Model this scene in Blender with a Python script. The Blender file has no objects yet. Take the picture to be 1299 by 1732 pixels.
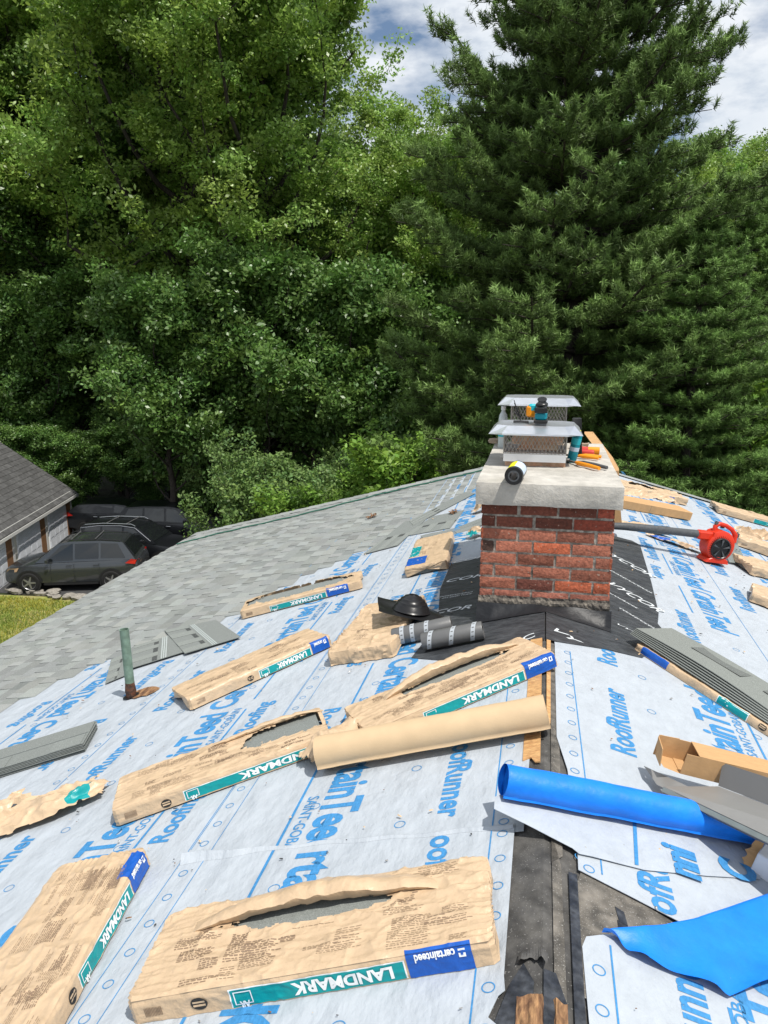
import bpy, math, random
import numpy as np
from mathutils import Vector, Matrix, noise
random.seed(7)
RAD = math.radians
SC = bpy.context.scene
COL = SC.collection

# ------------------------------------------------------------------ camera, sky, sun, exposure
cam_d = bpy.data.cameras.new('camera')
cam = bpy.data.objects.new('camera', cam_d)
COL.objects.link(cam)
cam.location = (-.06, 0, 1.53)
cam.rotation_euler = (RAD(90 - 13), 0, RAD(11.7))
cam_d.sensor_fit = 'VERTICAL'
cam_d.sensor_height = 36
cam_d.lens = 36 * 1301 / 1732
cam_d.clip_start = .05
cam_d.clip_end = 600
SC.camera = cam

SUN_TRAVEL = Vector((-.32, .25, -.915)).normalized()
to_sun = -SUN_TRAVEL
world = bpy.data.worlds.new('World')
SC.world = world
world.use_nodes = True
wn, wl = world.node_tree.nodes, world.node_tree.links
wn.clear()
w_out = wn.new('ShaderNodeOutputWorld')
w_bg = wn.new('ShaderNodeBackground')
w_sky = wn.new('ShaderNodeTexSky')
w_sky.sky_type = 'NISHITA'
w_sky.sun_disc = False
w_sky.sun_elevation = math.asin(to_sun.z)
w_sky.sun_rotation = math.atan2(to_sun.x, to_sun.y)
w_sky.altitude = 100
w_sky.air_density = 1.0
w_sky.dust_density = .6
w_bg.inputs['Strength'].default_value = .115
# clouds: bright cumulus sheet mixed over the blue
w_tc = wn.new('ShaderNodeTexCoord')
w_map = wn.new('ShaderNodeMapping')
w_map.inputs['Scale'].default_value = (2.2, 2.2, 5.0)
w_map.inputs['Location'].default_value = (.35, 1.3, .2)
w_no = wn.new('ShaderNodeTexNoise')
w_no.inputs['Scale'].default_value = 1.5
w_no.inputs['Detail'].default_value = 9
w_no.inputs['Roughness'].default_value = .55
w_rp = wn.new('ShaderNodeValToRGB')
w_rp.color_ramp.elements[0].position = .40
w_rp.color_ramp.elements[0].color = (0, 0, 0, 1)
w_rp.color_ramp.elements[1].position = .50
w_rp.color_ramp.elements[1].color = (1, 1, 1, 1)
w_no2 = wn.new('ShaderNodeTexNoise')
w_no2.inputs['Scale'].default_value = 3.4
w_no2.inputs['Detail'].default_value = 7
w_rp2 = wn.new('ShaderNodeValToRGB')
w_rp2.color_ramp.elements[0].position = .3
w_rp2.color_ramp.elements[0].color = (6.6, 7.3, 8.1, 1)
w_rp2.color_ramp.elements[1].position = .7
w_rp2.color_ramp.elements[1].color = (9.2, 9.4, 9.7, 1)
w_mix = wn.new('ShaderNodeMixRGB')
wl.new(w_tc.outputs['Generated'], w_map.inputs['Vector'])
wl.new(w_map.outputs['Vector'], w_no.inputs['Vector'])
wl.new(w_map.outputs['Vector'], w_no2.inputs['Vector'])
wl.new(w_no.outputs['Fac'], w_rp.inputs['Fac'])
wl.new(w_no2.outputs['Fac'], w_rp2.inputs['Fac'])
wl.new(w_rp.outputs['Color'], w_mix.inputs['Fac'])
wl.new(w_sky.outputs['Color'], w_mix.inputs['Color1'])
wl.new(w_rp2.outputs['Color'], w_mix.inputs['Color2'])
wl.new(w_mix.outputs['Color'], w_bg.inputs['Color'])
wl.new(w_bg.outputs['Background'], w_out.inputs['Surface'])

sun_d = bpy.data.lights.new('sun', 'SUN')
sun_d.energy = 5.0
sun_d.angle = RAD(.5)
sun_d.color = (1, .955, .88)
sun = bpy.data.objects.new('sun', sun_d)
COL.objects.link(sun)
sun.rotation_euler = SUN_TRAVEL.to_track_quat('-Z', 'Y').to_euler()
SC.view_settings.view_transform = 'Standard'
SC.view_settings.look = 'None'
SC.view_settings.gamma = 1
SC.view_settings.exposure = -.1
SC.cycles.max_bounces = 6
SC.cycles.diffuse_bounces = 3
SC.cycles.transparent_max_bounces = 8
SC.cycles.sample_clamp_indirect = 6

# ------------------------------------------------------------------ materials
MATS = {}
def mat(name, col, rough=.7, metal=0, var=0, vscale=8, bump=0, bscale=60, spec=.4, col2=None, attr=False,
        trans=0, detail=4, distort=0, stretch=(1, 1, 1), bump2=0, b2scale=10, dots=None, coat=0, crease=0):
    m = bpy.data.materials.new(name)
    m.use_nodes = True
    nt = m.node_tree
    N, Lk = nt.nodes, nt.links
    b = N['Principled BSDF']
    b.inputs['Roughness'].default_value = rough
    b.inputs['Metallic'].default_value = metal
    b.inputs['Specular IOR Level'].default_value = spec
    if coat:
        b.inputs['Coat Weight'].default_value = coat
        b.inputs['Coat Roughness'].default_value = .05
    tc = N.new('ShaderNodeTexCoord')
    mp = N.new('ShaderNodeMapping')
    mp.inputs['Scale'].default_value = stretch
    Lk.new(tc.outputs['Object'], mp.inputs['Vector'])
    rgb = N.new('ShaderNodeRGB')
    rgb.outputs[0].default_value = (*col, 1)
    cur = rgb.outputs[0]
    if attr:
        a = N.new('ShaderNodeAttribute')
        a.attribute_name = 'tint'
        mx = N.new('ShaderNodeMixRGB')
        mx.blend_type = 'MULTIPLY'
        mx.inputs['Fac'].default_value = 1
        Lk.new(cur, mx.inputs['Color1'])
        Lk.new(a.outputs['Color'], mx.inputs['Color2'])
        cur = mx.outputs[0]
    if var or col2:
        n = N.new('ShaderNodeTexNoise')
        n.inputs['Scale'].default_value = vscale
        n.inputs['Detail'].default_value = detail
        n.inputs['Distortion'].default_value = distort
        Lk.new(mp.outputs[0], n.inputs['Vector'])
        rp = N.new('ShaderNodeValToRGB')
        rp.color_ramp.elements[0].position = .36
        rp.color_ramp.elements[1].position = .64
        if col2:
            mx = N.new('ShaderNodeMixRGB')
            mx.inputs['Color2'].default_value = (*col2, 1)
            Lk.new(cur, mx.inputs['Color1'])
            Lk.new(n.outputs['Fac'], rp.inputs['Fac'])
            Lk.new(rp.outputs['Color'], mx.inputs['Fac'])
            cur = mx.outputs[0]
        if var:
            rp2 = N.new('ShaderNodeValToRGB')
            rp2.color_ramp.elements[0].position = .3
            rp2.color_ramp.elements[1].position = .7
            lo, hi = 1 - var, 1 + var
            rp2.color_ramp.elements[0].color = (lo, lo, lo, 1)
            rp2.color_ramp.elements[1].color = (hi, hi, hi, 1)
            n2 = N.new('ShaderNodeTexNoise')
            n2.inputs['Scale'].default_value = vscale * 2.7
            n2.inputs['Detail'].default_value = detail
            Lk.new(mp.outputs[0], n2.inputs['Vector'])
            Lk.new(n2.outputs['Fac'], rp2.inputs['Fac'])
            mx = N.new('ShaderNodeMixRGB')
            mx.blend_type = 'MULTIPLY'
            mx.inputs['Fac'].default_value = 1
            Lk.new(cur, mx.inputs['Color1'])
            Lk.new(rp2.outputs['Color'], mx.inputs['Color2'])
            cur = mx.outputs[0]
    if dots:
        dn = N.new('ShaderNodeTexNoise')
        dn.inputs['Scale'].default_value = dots[0]
        dn.inputs['Detail'].default_value = 2
        Lk.new(tc.outputs['Object'], dn.inputs['Vector'])
        dr = N.new('ShaderNodeValToRGB')
        dr.color_ramp.elements[0].position = dots[1]
        dr.color_ramp.elements[1].position = dots[1] + .05
        Lk.new(dn.outputs['Fac'], dr.inputs['Fac'])
        mx = N.new('ShaderNodeMixRGB')
        mx.inputs['Color2'].default_value = (*dots[2], 1)
        Lk.new(cur, mx.inputs['Color1'])
        Lk.new(dr.outputs['Color'], mx.inputs['Fac'])
        cur = mx.outputs[0]
    Lk.new(cur, b.inputs['Base Color'])
    last = None
    for amt, scl in ((bump, bscale), (bump2, b2scale)):
        if amt:
            bn = N.new('ShaderNodeTexNoise')
            bn.inputs['Scale'].default_value = scl
            bn.inputs['Detail'].default_value = 5
            Lk.new(mp.outputs[0], bn.inputs['Vector'])
            bp = N.new('ShaderNodeBump')
            bp.inputs['Strength'].default_value = min(1, amt)
            bp.inputs['Distance'].default_value = .35 / scl
            Lk.new(bn.outputs['Fac'], bp.inputs['Height'])
            if last:
                Lk.new(last, bp.inputs['Normal'])
            last = bp.outputs[0]
    if crease:                                     # sharp fold network of crumpled paper, at two sizes
        for sc_, st_, di_ in (((crease, .55, .010), (crease * 2.6, .4, .004)) if crease > 5 else ((crease, .30, .020), (crease * 3.1, .16, .008))):
            wn_ = N.new('ShaderNodeTexNoise')
            wn_.inputs['Scale'].default_value = sc_ * .6
            wn_.inputs['Detail'].default_value = 3
            Lk.new(mp.outputs[0], wn_.inputs['Vector'])
            va = N.new('ShaderNodeVectorMath')
            va.operation = 'SCALE'
            va.inputs['Scale'].default_value = .22
            Lk.new(wn_.outputs['Color'], va.inputs[0])
            vb = N.new('ShaderNodeVectorMath')
            vb.operation = 'ADD'
            Lk.new(mp.outputs[0], vb.inputs[0])
            Lk.new(va.outputs[0], vb.inputs[1])
            vo = N.new('ShaderNodeTexVoronoi')
            vo.feature = 'F1'
            vo.distance = 'CHEBYCHEV'
            vo.inputs['Scale'].default_value = sc_
            Lk.new(vb.outputs[0], vo.inputs['Vector'])
            bp = N.new('ShaderNodeBump')
            bp.inputs['Strength'].default_value = st_
            bp.inputs['Distance'].default_value = di_
            Lk.new(vo.outputs['Distance'], bp.inputs['Height'])
            if last:
                Lk.new(last, bp.inputs['Normal'])
            last = bp.outputs[0]
    if last:
        Lk.new(last, b.inputs['Normal'])
    if trans:
        t = N.new('ShaderNodeBsdfTranslucent')
        Lk.new(cur, t.inputs['Color'])
        ms = N.new('ShaderNodeMixShader')
        ms.inputs['Fac'].default_value = trans
        Lk.new(b.outputs[0], ms.inputs[1])
        Lk.new(t.outputs[0], ms.inputs[2])
        Lk.new(ms.outputs[0], N['Material Output'].inputs['Surface'])
    MATS[name] = m
    return m

M = MATS
mat('underlay', (.405, .442, .485), .6, var=.05, vscale=7, bump=.55, bscale=6, bump2=.25, b2scale=70, stretch=(1.3, .7, 1), dots=(70, .76, (.25, .26, .27)), detail=8, crease=2.6)
mat('print_blue', (.045, .225, .48), .6, var=.16, vscale=40, bump=.55, bscale=6, stretch=(1.3, .7, 1), crease=2.6)
mat('blue_back', (.006, .20, .80), .45, var=.12, vscale=5, dots=(90, .77, (.25, .4, .6)), bump=.25, bscale=300, bump2=.25, b2scale=14)
mat('shingle', (.262, .275, .266), .93, var=.20, vscale=70, bump=.8, bscale=420, attr=True, spec=.15, dots=(330, .66, (.45, .48, .46)))
mat('shingle_loose', (.20, .215, .205), .95, var=.2, vscale=90, bump=.8, bscale=420, attr=True, spec=.12, dots=(300, .66, (.42, .45, .43)))
mat('asphalt_edge', (.03, .03, .03), .9, var=.3, vscale=60)
mat('sealant', (.012, .013, .015), .45)
mat('felt', (.055, .054, .053), .9, var=.45, vscale=7, bump=.8, bscale=130, col2=(.10, .095, .088), dots=(190, .655, (.20, .195, .185)), detail=8)
mat('felt_brown', (.155, .14, .12), .92, var=.4, vscale=9, bump=.8, bscale=170, col2=(.075, .07, .062), dots=(220, .63, (.26, .25, .23)), distort=1, detail=8)
mat('tar', (.012, .015, .022), .5, var=.4, vscale=22, bump=.4, bscale=70, col2=(.05, .055, .065))
mat('membrane', (.030, .033, .038), .5, var=.3, vscale=9, bump=.5, bscale=14, col2=(.055, .06, .066), stretch=(1, 2.4, 1))
mat('membrane_shiny', (.014, .015, .018), .48, bump=.3, bscale=12, spec=.4)
mat('grime', (.20, .175, .145), .95, var=.4, vscale=30, bump=1, bscale=90, col2=(.09, .08, .07))
mat('band_grey', (.40, .43, .46), .5)
mat('print_white', (.62, .66, .68), .6)
mat('osb', (.55, .33, .14), .8, var=.25, vscale=25, bump=.5, bscale=90, col2=(.42, .22, .09), stretch=(1, 3, 1), dots=(120, .68, (.2, .09, .03)))
mat('old_wood', (.34, .19, .09), .85, var=.4, vscale=14, bump=.9, bscale=50, col2=(.13, .065, .035), stretch=(3, .8, 1), distort=1.2)
mat('kraft', (.54, .395, .255), .38, var=.07, vscale=7, bump=.35, bscale=60, spec=.4, crease=9)
mat('kraft_roll', (.56, .41, .25), .68, var=.05, vscale=5, bump=.2, bscale=120)
mat('kraft_print', (.24, .165, .11), .7)
mat('cardboard', (.50, .30, .14), .8, var=.08, vscale=8, bump=.2, bscale=90, stretch=(1, 8, 1))
mat('teal', (.0, .27, .285), .38, var=.08, vscale=12, bump=.35, bscale=26)
mat('royal', (.008, .09, .42), .38, var=.1, vscale=12, bump=.35, bscale=26)
mat('white_print', (.78, .80, .80), .5, var=.07, vscale=60)
mat('black_print', (.02, .02, .02), .6)
mat('black_plastic', (.014, .014, .015), .3, bump=.1, bscale=30)
mat('black_rubber', (.02, .02, .022), .55, var=.3, vscale=20)
mat('concrete', (.50, .475, .43), .92, var=.14, vscale=5, bump=.5, bscale=45, bump2=.6, b2scale=150, col2=(.40, .38, .34), dots=(60, .77, (.22, .20, .18)))
mat('mortar', (.47, .43, .37), .95, var=.3, vscale=24, bump=1, bscale=90, col2=(.18, .16, .135))
mat('brick', (.35, .095, .055), .9, var=.3, vscale=26, bump=1, bscale=120, attr=True, dots=(70, .66, (.35, .25, .2)), bump2=.6, b2scale=28)
mat('terracotta', (.50, .25, .15), .85, var=.25, vscale=12, bump=.5, bscale=80, col2=(.56, .40, .27))
mat('steel', (.80, .82, .86), .32, metal=.85, var=.04, vscale=3, bump=.12, bscale=6)
mat('wire', (.42, .40, .37), .45, metal=.6)
mat('grey_metal', (.29, .285, .275), .38, metal=.35, var=.05, vscale=3, bump=.08, bscale=6)
mat('grey_metal_dark', (.15, .15, .15), .42, metal=.3, bump=.08, bscale=6)
mat('galv', (.20, .23, .225), .5, metal=.3, var=.1)
mat('white_card', (.74, .75, .76), .7, var=.05)
mat('pvc_green', (.13, .20, .15), .6, var=.25, vscale=12, bump=.2, bscale=60, col2=(.17, .25, .20))
mat('rust', (.14, .055, .03), .9, var=.5, vscale=40, bump=.8, bscale=90, col2=(.045, .03, .025))
mat('red_plastic', (.62, .035, .012), .38, var=.06, vscale=10)
mat('grey_plastic', (.075, .08, .085), .5, var=.2, vscale=20)
mat('orange', (.85, .30, .01), .45)
mat('yellow', (.80, .78, .01), .45)
mat('pale_label', (.52, .62, .74), .5)
mat('makita', (.0, .20, .26), .45, var=.1)
mat('cyan_label', (.02, .42, .50), .4)
mat('rope', (.38, .30, .22), .9, bump=.8, bscale=200)
mat('green_rope', (.03, .12, .085), .8)
mat('clear_plastic', (.55, .6, .6), .15)
mat('red_label', (.55, .05, .04), .4)
mat('dirt', (.20, .11, .06), .95, var=.5, vscale=40, bump=1, bscale=80)
mat('siding', (.68, .66, .58), .7, var=.04)
mat('trim', (.62, .62, .60), .6, var=.06)
mat('bark', (.040, .032, .026), .95, var=.4, vscale=4, bump=1, bscale=14, col2=(.065, .055, .046), stretch=(3, 3, .6))
mat('bark_pale', (.20, .17, .135), .95, var=.35, vscale=4, bump=1, bscale=14, stretch=(3, 3, .6))
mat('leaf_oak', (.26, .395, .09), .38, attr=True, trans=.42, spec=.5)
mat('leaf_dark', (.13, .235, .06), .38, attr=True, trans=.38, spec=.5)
mat('leaf_bright', (.19, .33, .06), .5, attr=True, trans=.4, spec=.3)
mat('leaf_pale', (.16, .26, .085), .5, attr=True, trans=.34, spec=.3)
mat('needle', (.16, .25, .07), .55, attr=True, trans=.16, spec=.3)
mat('needle_light', (.16, .27, .07), .55, attr=True, trans=.2, spec=.3)
mat('forest_floor', (.035, .032, .018), 1, var=.5, vscale=.8, bump=1, bscale=6, col2=(.03, .045, .015))
mat('lawn', (.20, .23, .045), .95, var=.3, vscale=1.6, bump=1, bscale=40, col2=(.30, .27, .10))
mat('grass_blade', (.19, .25, .05), .8, attr=True, trans=.2)
mat('asphalt', (.05, .05, .052), .9, var=.2, vscale=4, bump=.4, bscale=80)
mat('rock', (.26, .24, .21), .95, var=.3, vscale=5, bump=1, bscale=12)
mat('old_shingle', (.080, .080, .080), .95, var=.3, vscale=3, bump=.6, bscale=60, attr=True)
mat('door_white', (.74, .77, .82), .55, var=.05, vscale=2)
mat('door_brown', (.22, .115, .055), .7, var=.2)
mat('car_grey', (.06, .066, .073), .22, metal=.5, coat=.8)
mat('car_black', (.006, .007, .009), .38, metal=0, coat=.35)
mat('car_trim', (.015, .015, .016), .55)
mat('car_glass', (.01, .012, .013), .06, spec=.8)
mat('chrome', (.6, .6, .6), .2, metal=1)
mat('alloy', (.35, .35, .36), .35, metal=.7)
mat('tyre', (.014, .014, .014), .85)
mat('tail_red', (.55, .02, .012), .25, coat=.5)
mat('lamp_clear', (.45, .30, .18), .2, coat=.5)
mat('pebble_white', (.7, .7, .68), .6)

# ------------------------------------------------------------------ mesh helpers
class MB:
    """collects faces of one mesh object"""
    def __init__(s):
        s.v, s.f, s.m, s.t = [], [], [], []
        s.mats = []
    def mi(s, m):
        if m not in s.mats:
            s.mats.append(m)
        return s.mats.index(m)
    def add(s, verts, faces, m, tint=(1, 1, 1)):
        b = len(s.v)
        s.v.extend([tuple(v) for v in verts])
        k = s.mi(m)
        for f in faces:
            s.f.append(tuple(b + i for i in f))
            s.m.append(k)
            s.t.append(tint)
    def box(s, lo, hi, m, M4=None, tint=(1, 1, 1)):
        (x0, y0, z0), (x1, y1, z1) = lo, hi
        v = [Vector(p) for p in ((x0, y0, z0), (x1, y0, z0), (x1, y1, z0), (x0, y1, z0), (x0, y0, z1), (x1, y0, z1), (x1, y1, z1), (x0, y1, z1))]
        if M4 is not None:
            v = [M4 @ p for p in v]
        s.add(v, [(3, 2, 1, 0), (4, 5, 6, 7), (0, 1, 5, 4), (1, 2, 6, 5), (2, 3, 7, 6), (3, 0, 4, 7)], m, tint)
    def rbox(s, lo, hi, m, r=.01, M4=None, tint=(1, 1, 1)):
        """box with chamfered edges"""
        x0, y0, z0 = lo
        x1, y1, z1 = hi
        pts = []
        for z, i in ((z0, r), (z0 + r, 0), (z1 - r, 0), (z1, r)):
            a, b, c, d = x0 + i, x1 - i, y0 + i, y1 - i
            pts += [(a + r, c, z), (b - r, c, z), (b, c + r, z), (b, d - r, z), (b - r, d, z), (a + r, d, z), (a, d - r, z), (a, c + r, z)]
        v = [Vector(p) for p in pts]
        if M4 is not None:
            v = [M4 @ p for p in v]
        f = [tuple(range(7, -1, -1)), tuple(range(24, 32))]
        for k in range(3):
            for i in range(8):
                j = (i + 1) % 8
                f.append((k * 8 + i, k * 8 + j, k * 8 + 8 + j, k * 8 + 8 + i))
        s.add(v, f, m, tint)
    def tube(s, path, r, m, n=8, cap=True, tint=(1, 1, 1)):
        path = [Vector(p) for p in path]
        rs = r if isinstance(r, (list, tuple)) else [r] * len(path)
        v, f = [], []
        up = Vector((0, 0, 1))
        prev = None
        for i, p in enumerate(path):
            d = (path[min(i + 1, len(path) - 1)] - path[max(i - 1, 0)]).normalized()
            if prev is None:
                a = d.cross(up if abs(d.z) < .95 else Vector((1, 0, 0))).normalized()
            else:
                a = (prev - d * prev.dot(d)).normalized()
            prev = a
            b = d.cross(a)
            for k in range(n):
                t = 2 * math.pi * k / n
                v.append(p + (a * math.cos(t) + b * math.sin(t)) * rs[i])
        for i in range(len(path) - 1):
            for k in range(n):
                j = (k + 1) % n
                f.append((i * n + k, i * n + j, i * n + n + j, i * n + n + k))
        if cap:
            f.append(tuple(range(n - 1, -1, -1)))
            f.append(tuple(range(len(v) - n, len(v))))
        s.add(v, f, m, tint)
    def lathe(s, prof, m, n=24, M4=None, tint=(1, 1, 1), closed=False):
        """profile [(r, z)] turned round local Z"""
        v, f = [], []
        for r, z in prof:
            for k in range(n):
                t = 2 * math.pi * k / n
                p = Vector((r * math.cos(t), r * math.sin(t), z))
                v.append(M4 @ p if M4 is not None else p)
        q = len(prof)
        for i in range(q if closed else q - 1):
            i2 = (i + 1) % q
            for k in range(n):
                j = (k + 1) % n
                f.append((i * n + k, i * n + j, i2 * n + j, i2 * n + k))
        s.add(v, f, m, tint)
    def prism(s, poly, z0, z1, m, M4=None, tint=(1, 1, 1)):
        n = len(poly)
        v = [Vector((x, y, z0)) for x, y in poly] + [Vector((x, y, z1)) for x, y in poly]
        if M4 is not None:
            v = [M4 @ p for p in v]
        f = [tuple(range(n - 1, -1, -1)), tuple(range(n, 2 * n))]
        for i in range(n):
            j = (i + 1) % n
            f.append((i, j, n + j, n + i))
        s.add(v, f, m, tint)
    def build(s, name, parent=None, smooth=False, M4=None):
        me = bpy.data.meshes.new(name)
        me.from_pydata(s.v, [], s.f)
        for m in s.mats:
            me.materials.append(M[m])
        me.polygons.foreach_set('material_index', s.m)
        if smooth:
            me.polygons.foreach_set('use_smooth', [True] * len(s.f))
        if any(t != (1, 1, 1) for t in s.t) or any(m in ('shingle', 'shingle_loose', 'brick', 'old_shingle') for m in s.mats):
            at = me.attributes.new('tint', 'FLOAT_COLOR', 'FACE')
            at.data.foreach_set('color', [c for t in s.t for c in (*t, 1)])
        me.update()
        o = bpy.data.objects.new(name, me)
        COL.objects.link(o)
        if parent is not None:
            o.parent = parent
        if M4 is not None:
            o.matrix_local = M4
        return o

def tag(o, label=None, cat=None, group=None, kind=None):
    if label:
        o['label'] = label
    if cat:
        o['category'] = cat
    if group:
        o['group'] = group
    if kind:
        o['kind'] = kind
    return o
def thing(name, label, cat, M4=None, group=None):
    o = bpy.data.objects.new(name, None)
    o.empty_display_size = .1
    COL.objects.link(o)
    if M4 is not None:
        o.matrix_world = M4
    return tag(o, label, cat, group)
def smooth_angle(o, deg=35):
    me = o.data
    me.polygons.foreach_set('use_smooth', [True] * len(me.polygons))
    try:
        me.set_sharp_from_angle(angle=RAD(deg))
    except Exception:
        pass
    return o

# ------------------------------------------------------------------ the roof's two planes: ridge along Y at z = 0
S = .27
def zroof(x, y=0, flat=None):
    if flat is None:
        return -S * abs(x)
    return flat * x                      # flat=+S left plane, -S right plane, both extended over the ridge
def frame(side, p0, p1, lift=0.0):
    """matrix: X from p0 towards p1 on the slope, Z out of the slope"""
    sl = S if side == 'L' else -S
    a = Vector((p0[0], p0[1], sl * p0[0]))
    b = Vector((p1[0], p1[1], sl * p1[0]))
    n = Vector((-sl, 0, 1)).normalized()
    ex = (b - a)
    ln = ex.length
    ex.normalize()
    ey = n.cross(ex)
    R4 = Matrix((ex, ey, n)).transposed().to_4x4()
    return Matrix.Translation(a + n * lift) @ R4, ln
def on(side, x, y, lift=0):
    sl = S if side == 'L' else -S
    n = Vector((-sl, 0, 1)).normalized()
    return Vector((x, y, sl * x)) + n * lift

# ------------------------------------------------------------------ lettering
_tc = {}
def glyphs(txt, bold=.02, shear=0.0, spacing=1.0):
    key = (txt, bold, shear, spacing)
    if key in _tc:
        return _tc[key]
    cu = bpy.data.curves.new('t', 'FONT')
    cu.body = txt
    cu.resolution_u = 3
    cu.offset = bold
    cu.shear = shear
    cu.space_character = spacing
    ob = bpy.data.objects.new('t', cu)
    COL.objects.link(ob)
    dg = bpy.context.evaluated_depsgraph_get()
    me = ob.evaluated_get(dg).to_mesh()
    v = np.array([p.co[:2] for p in me.vertices]) if len(me.vertices) else np.zeros((0, 2))
    f = [tuple(p.vertices) for p in me.polygons]
    ob.evaluated_get(dg).to_mesh_clear()
    bpy.data.objects.remove(ob)
    bpy.data.curves.remove(cu)
    x0, x1 = v[:, 0].min(), v[:, 0].max()
    CAP = .69
    v[:, 0] = (v[:, 0] - x0) / (x1 - x0)
    v[:, 1] = v[:, 1] / CAP
    _tc[key] = (v, f)
    return _tc[key]
# ------------------------------------------------------------------ the house under the roof
Y0, Y1 = -5.0, 10.25
EAVE = 5.02
house = thing('house', 'house whose low gable roof is half stripped and covered in printed pale underlayment', 'house')
w = MB()
w.box((-4.7, Y0 + .3, -6.7), (4.7, Y1 - .3, -1.38), 'siding')
zz = -6.6
while zz < -1.5:                       # clapboard edges
    w.box((-4.73, Y0 + .27, zz), (4.73, Y1 - .27, zz + .02), 'siding')
    zz += .2
w.add([(-4.7, Y1 - .3, -1.38), (4.7, Y1 - .3, -1.38), (0, Y1 - .3, -.12)], [(0, 1, 2)], 'siding')
w.add([(-4.7, Y0 + .3, -1.38), (4.7, Y0 + .3, -1.38), (0, Y0 + .3, -.12)], [(0, 1, 2)], 'siding')
w.build('wall', house)
r = MB()
for sx in (-1, 1):                     # deck boards under old felt
    r.add([(0, Y0, 0), (sx * EAVE, Y0, -S * EAVE), (sx * EAVE, Y1, -S * EAVE), (0, Y1, 0),
           (0, Y0, -.12), (sx * EAVE, Y0, -S * EAVE - .12), (sx * EAVE, Y1, -S * EAVE - .12), (0, Y1, -.12)],
          [(0, 1, 2, 3), (4, 5, 6, 7), (0, 1, 5, 4), (1, 2, 6, 5), (2, 3, 7, 6)], 'felt')
r.build('roof', house)
tr = MB()
for sx in (-1, 1):
    tr.box((min(sx * EAVE, sx * (EAVE + .03)), Y0, -S * EAVE - .16), (max(sx * EAVE, sx * (EAVE + .03)), Y1, -S * EAVE - .006), 'trim')
    a = Vector((0, Y1, 0)); b = Vector((sx * EAVE, Y1, -S * EAVE))
    tr.add([a, b, b + Vector((0, .02, 0)), a + Vector((0, .02, 0)), a - Vector((0, 0, .17)), b - Vector((0, 0, .17)), b + Vector((0, .02, -.17)), a + Vector((0, .02, -.17))],
           [(0, 1, 2, 3), (4, 5, 6, 7), (3, 2, 6, 7), (1, 2, 6, 5)], 'trim')
tr.build('fascia', house)

def poly_on(mb, side, pts, lift, m, thick=.0018):
    """flat sheet lying on one slope with a small thickness"""
    n = len(pts)
    top = [on(side, x, y, lift) for x, y in pts]
    bot = [on(side, x, y, lift - thick) for x, y in pts]
    a = sum(pts[i][0] * pts[(i + 1) % n][1] - pts[(i + 1) % n][0] * pts[i][1] for i in range(n))
    idx = list(range(n)) if a > 0 else list(range(n - 1, -1, -1))
    f = [tuple(idx)]
    for i in range(n):
        j = (i + 1) % n
        f.append((i, j, n + j, n + i))
    mb.add(top + bot, f, m)
def text_on(mb, side, txt, xb, y0, dy, cap, length, lift, m='print_blue', bold=.03, shear=0, spacing=1):
    """letters printed along the ridge direction; dy=-1 reads towards the viewer with tops to +X"""
    v, f = glyphs(txt, bold, shear, spacing)
    c = math.sqrt(1 + S * S)
    pts = [on(side, xb - dy * vy * cap / c, y0 + dy * vx * length, lift) for vx, vy in v]
    ff = f
    mb.add(pts, ff, m)
def line_on(mb, side, x, y0, y1, wd, lift, m='print_blue', x1=None):
    x1 = x if x1 is None else x1
    mb.add([on(side, x - wd / 2, y0, lift), on(side, x + wd / 2, y0, lift), on(side, x1 + wd / 2, y1, lift), on(side, x1 - wd / 2, y1, lift)], [(0, 1, 2, 3)], m)
def ring_on(mb, side, x, y, rx, lift, wd=.0032, m='print_blue'):
    n = 20
    v = []
    for k in range(n):
        t = 2 * math.pi * k / n
        v.append(on(side, x + math.cos(t) * rx, y + math.sin(t) * rx, lift))
        v.append(on(side, x + math.cos(t) * (rx - wd), y + math.sin(t) * (rx - wd), lift))
    mb.add(v, [(2 * k, 2 * ((k + 1) % n), 2 * ((k + 1) % n) + 1, 2 * k + 1) for k in range(n)], m)

def print_strip(mb, side, edge, far, y0, y1, lift, ph=0.0, flip=False, rings=True, brk=()):
    """the maker's print on one 48 inch course; edge = its border with the close rings, far = +1/-1 across the slope
       (u runs from that edge); letters' tops point back to the edge"""
    X = lambda u: edge + far * u
    dy = (-1 if far < 0 else 1)                    # left of the edge: reads towards the viewer
    top = -far
    # glyph tops go to +X when dy=-1
    if rings:
        y = y0 + .06
        while y < y1 - .03:
            ring_on(mb, side, X(.035), y, .017, lift)
            y += .121
        line_on(mb, side, X(.07), y0, y1, .0045, lift)
        line_on(mb, side, X(1.085), y0, y1, .003, lift)
    for u in (.39, .75):
        y = y0 + .11 + (u > .5) * .18
        while y < y1 - .03:
            ring_on(mb, side, X(u), y, .02, lift)
            y += .36
    per = .855
    k = math.floor((y0 - ph) / per) - 1
    while ph + k * per < y1:
        a = ph + k * per
        r0 = a + .80 if dy < 0 else a
        for (u, t, cap, ln, off, bold, sp) in ((.72, 'CertainTeed', .155, .80, 0, .03, .95), (.795, 'SAINT-GOBAIN', .045, .38, .44, .012, 1), (.955, 'Roofing', .085, .34, .51, .03, 1), (.262, 'RoofRunner', .088, .56, .12, .03, 1)):
            q0 = r0 + dy * off
            q1 = q0 + dy * ln
            if min(q0, q1) >= y0 - .02 and max(q0, q1) <= y1 + .02:
                text_on(mb, side, t, X(u), q0, dy, cap, ln, lift, bold=bold, spacing=sp)
        line_on(mb, side, X(.825), max(y0, a + .06), min(y1, a + .80), .011, lift) if min(y1, a + .8) > max(y0, a + .06) else None
        k += 1

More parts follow.
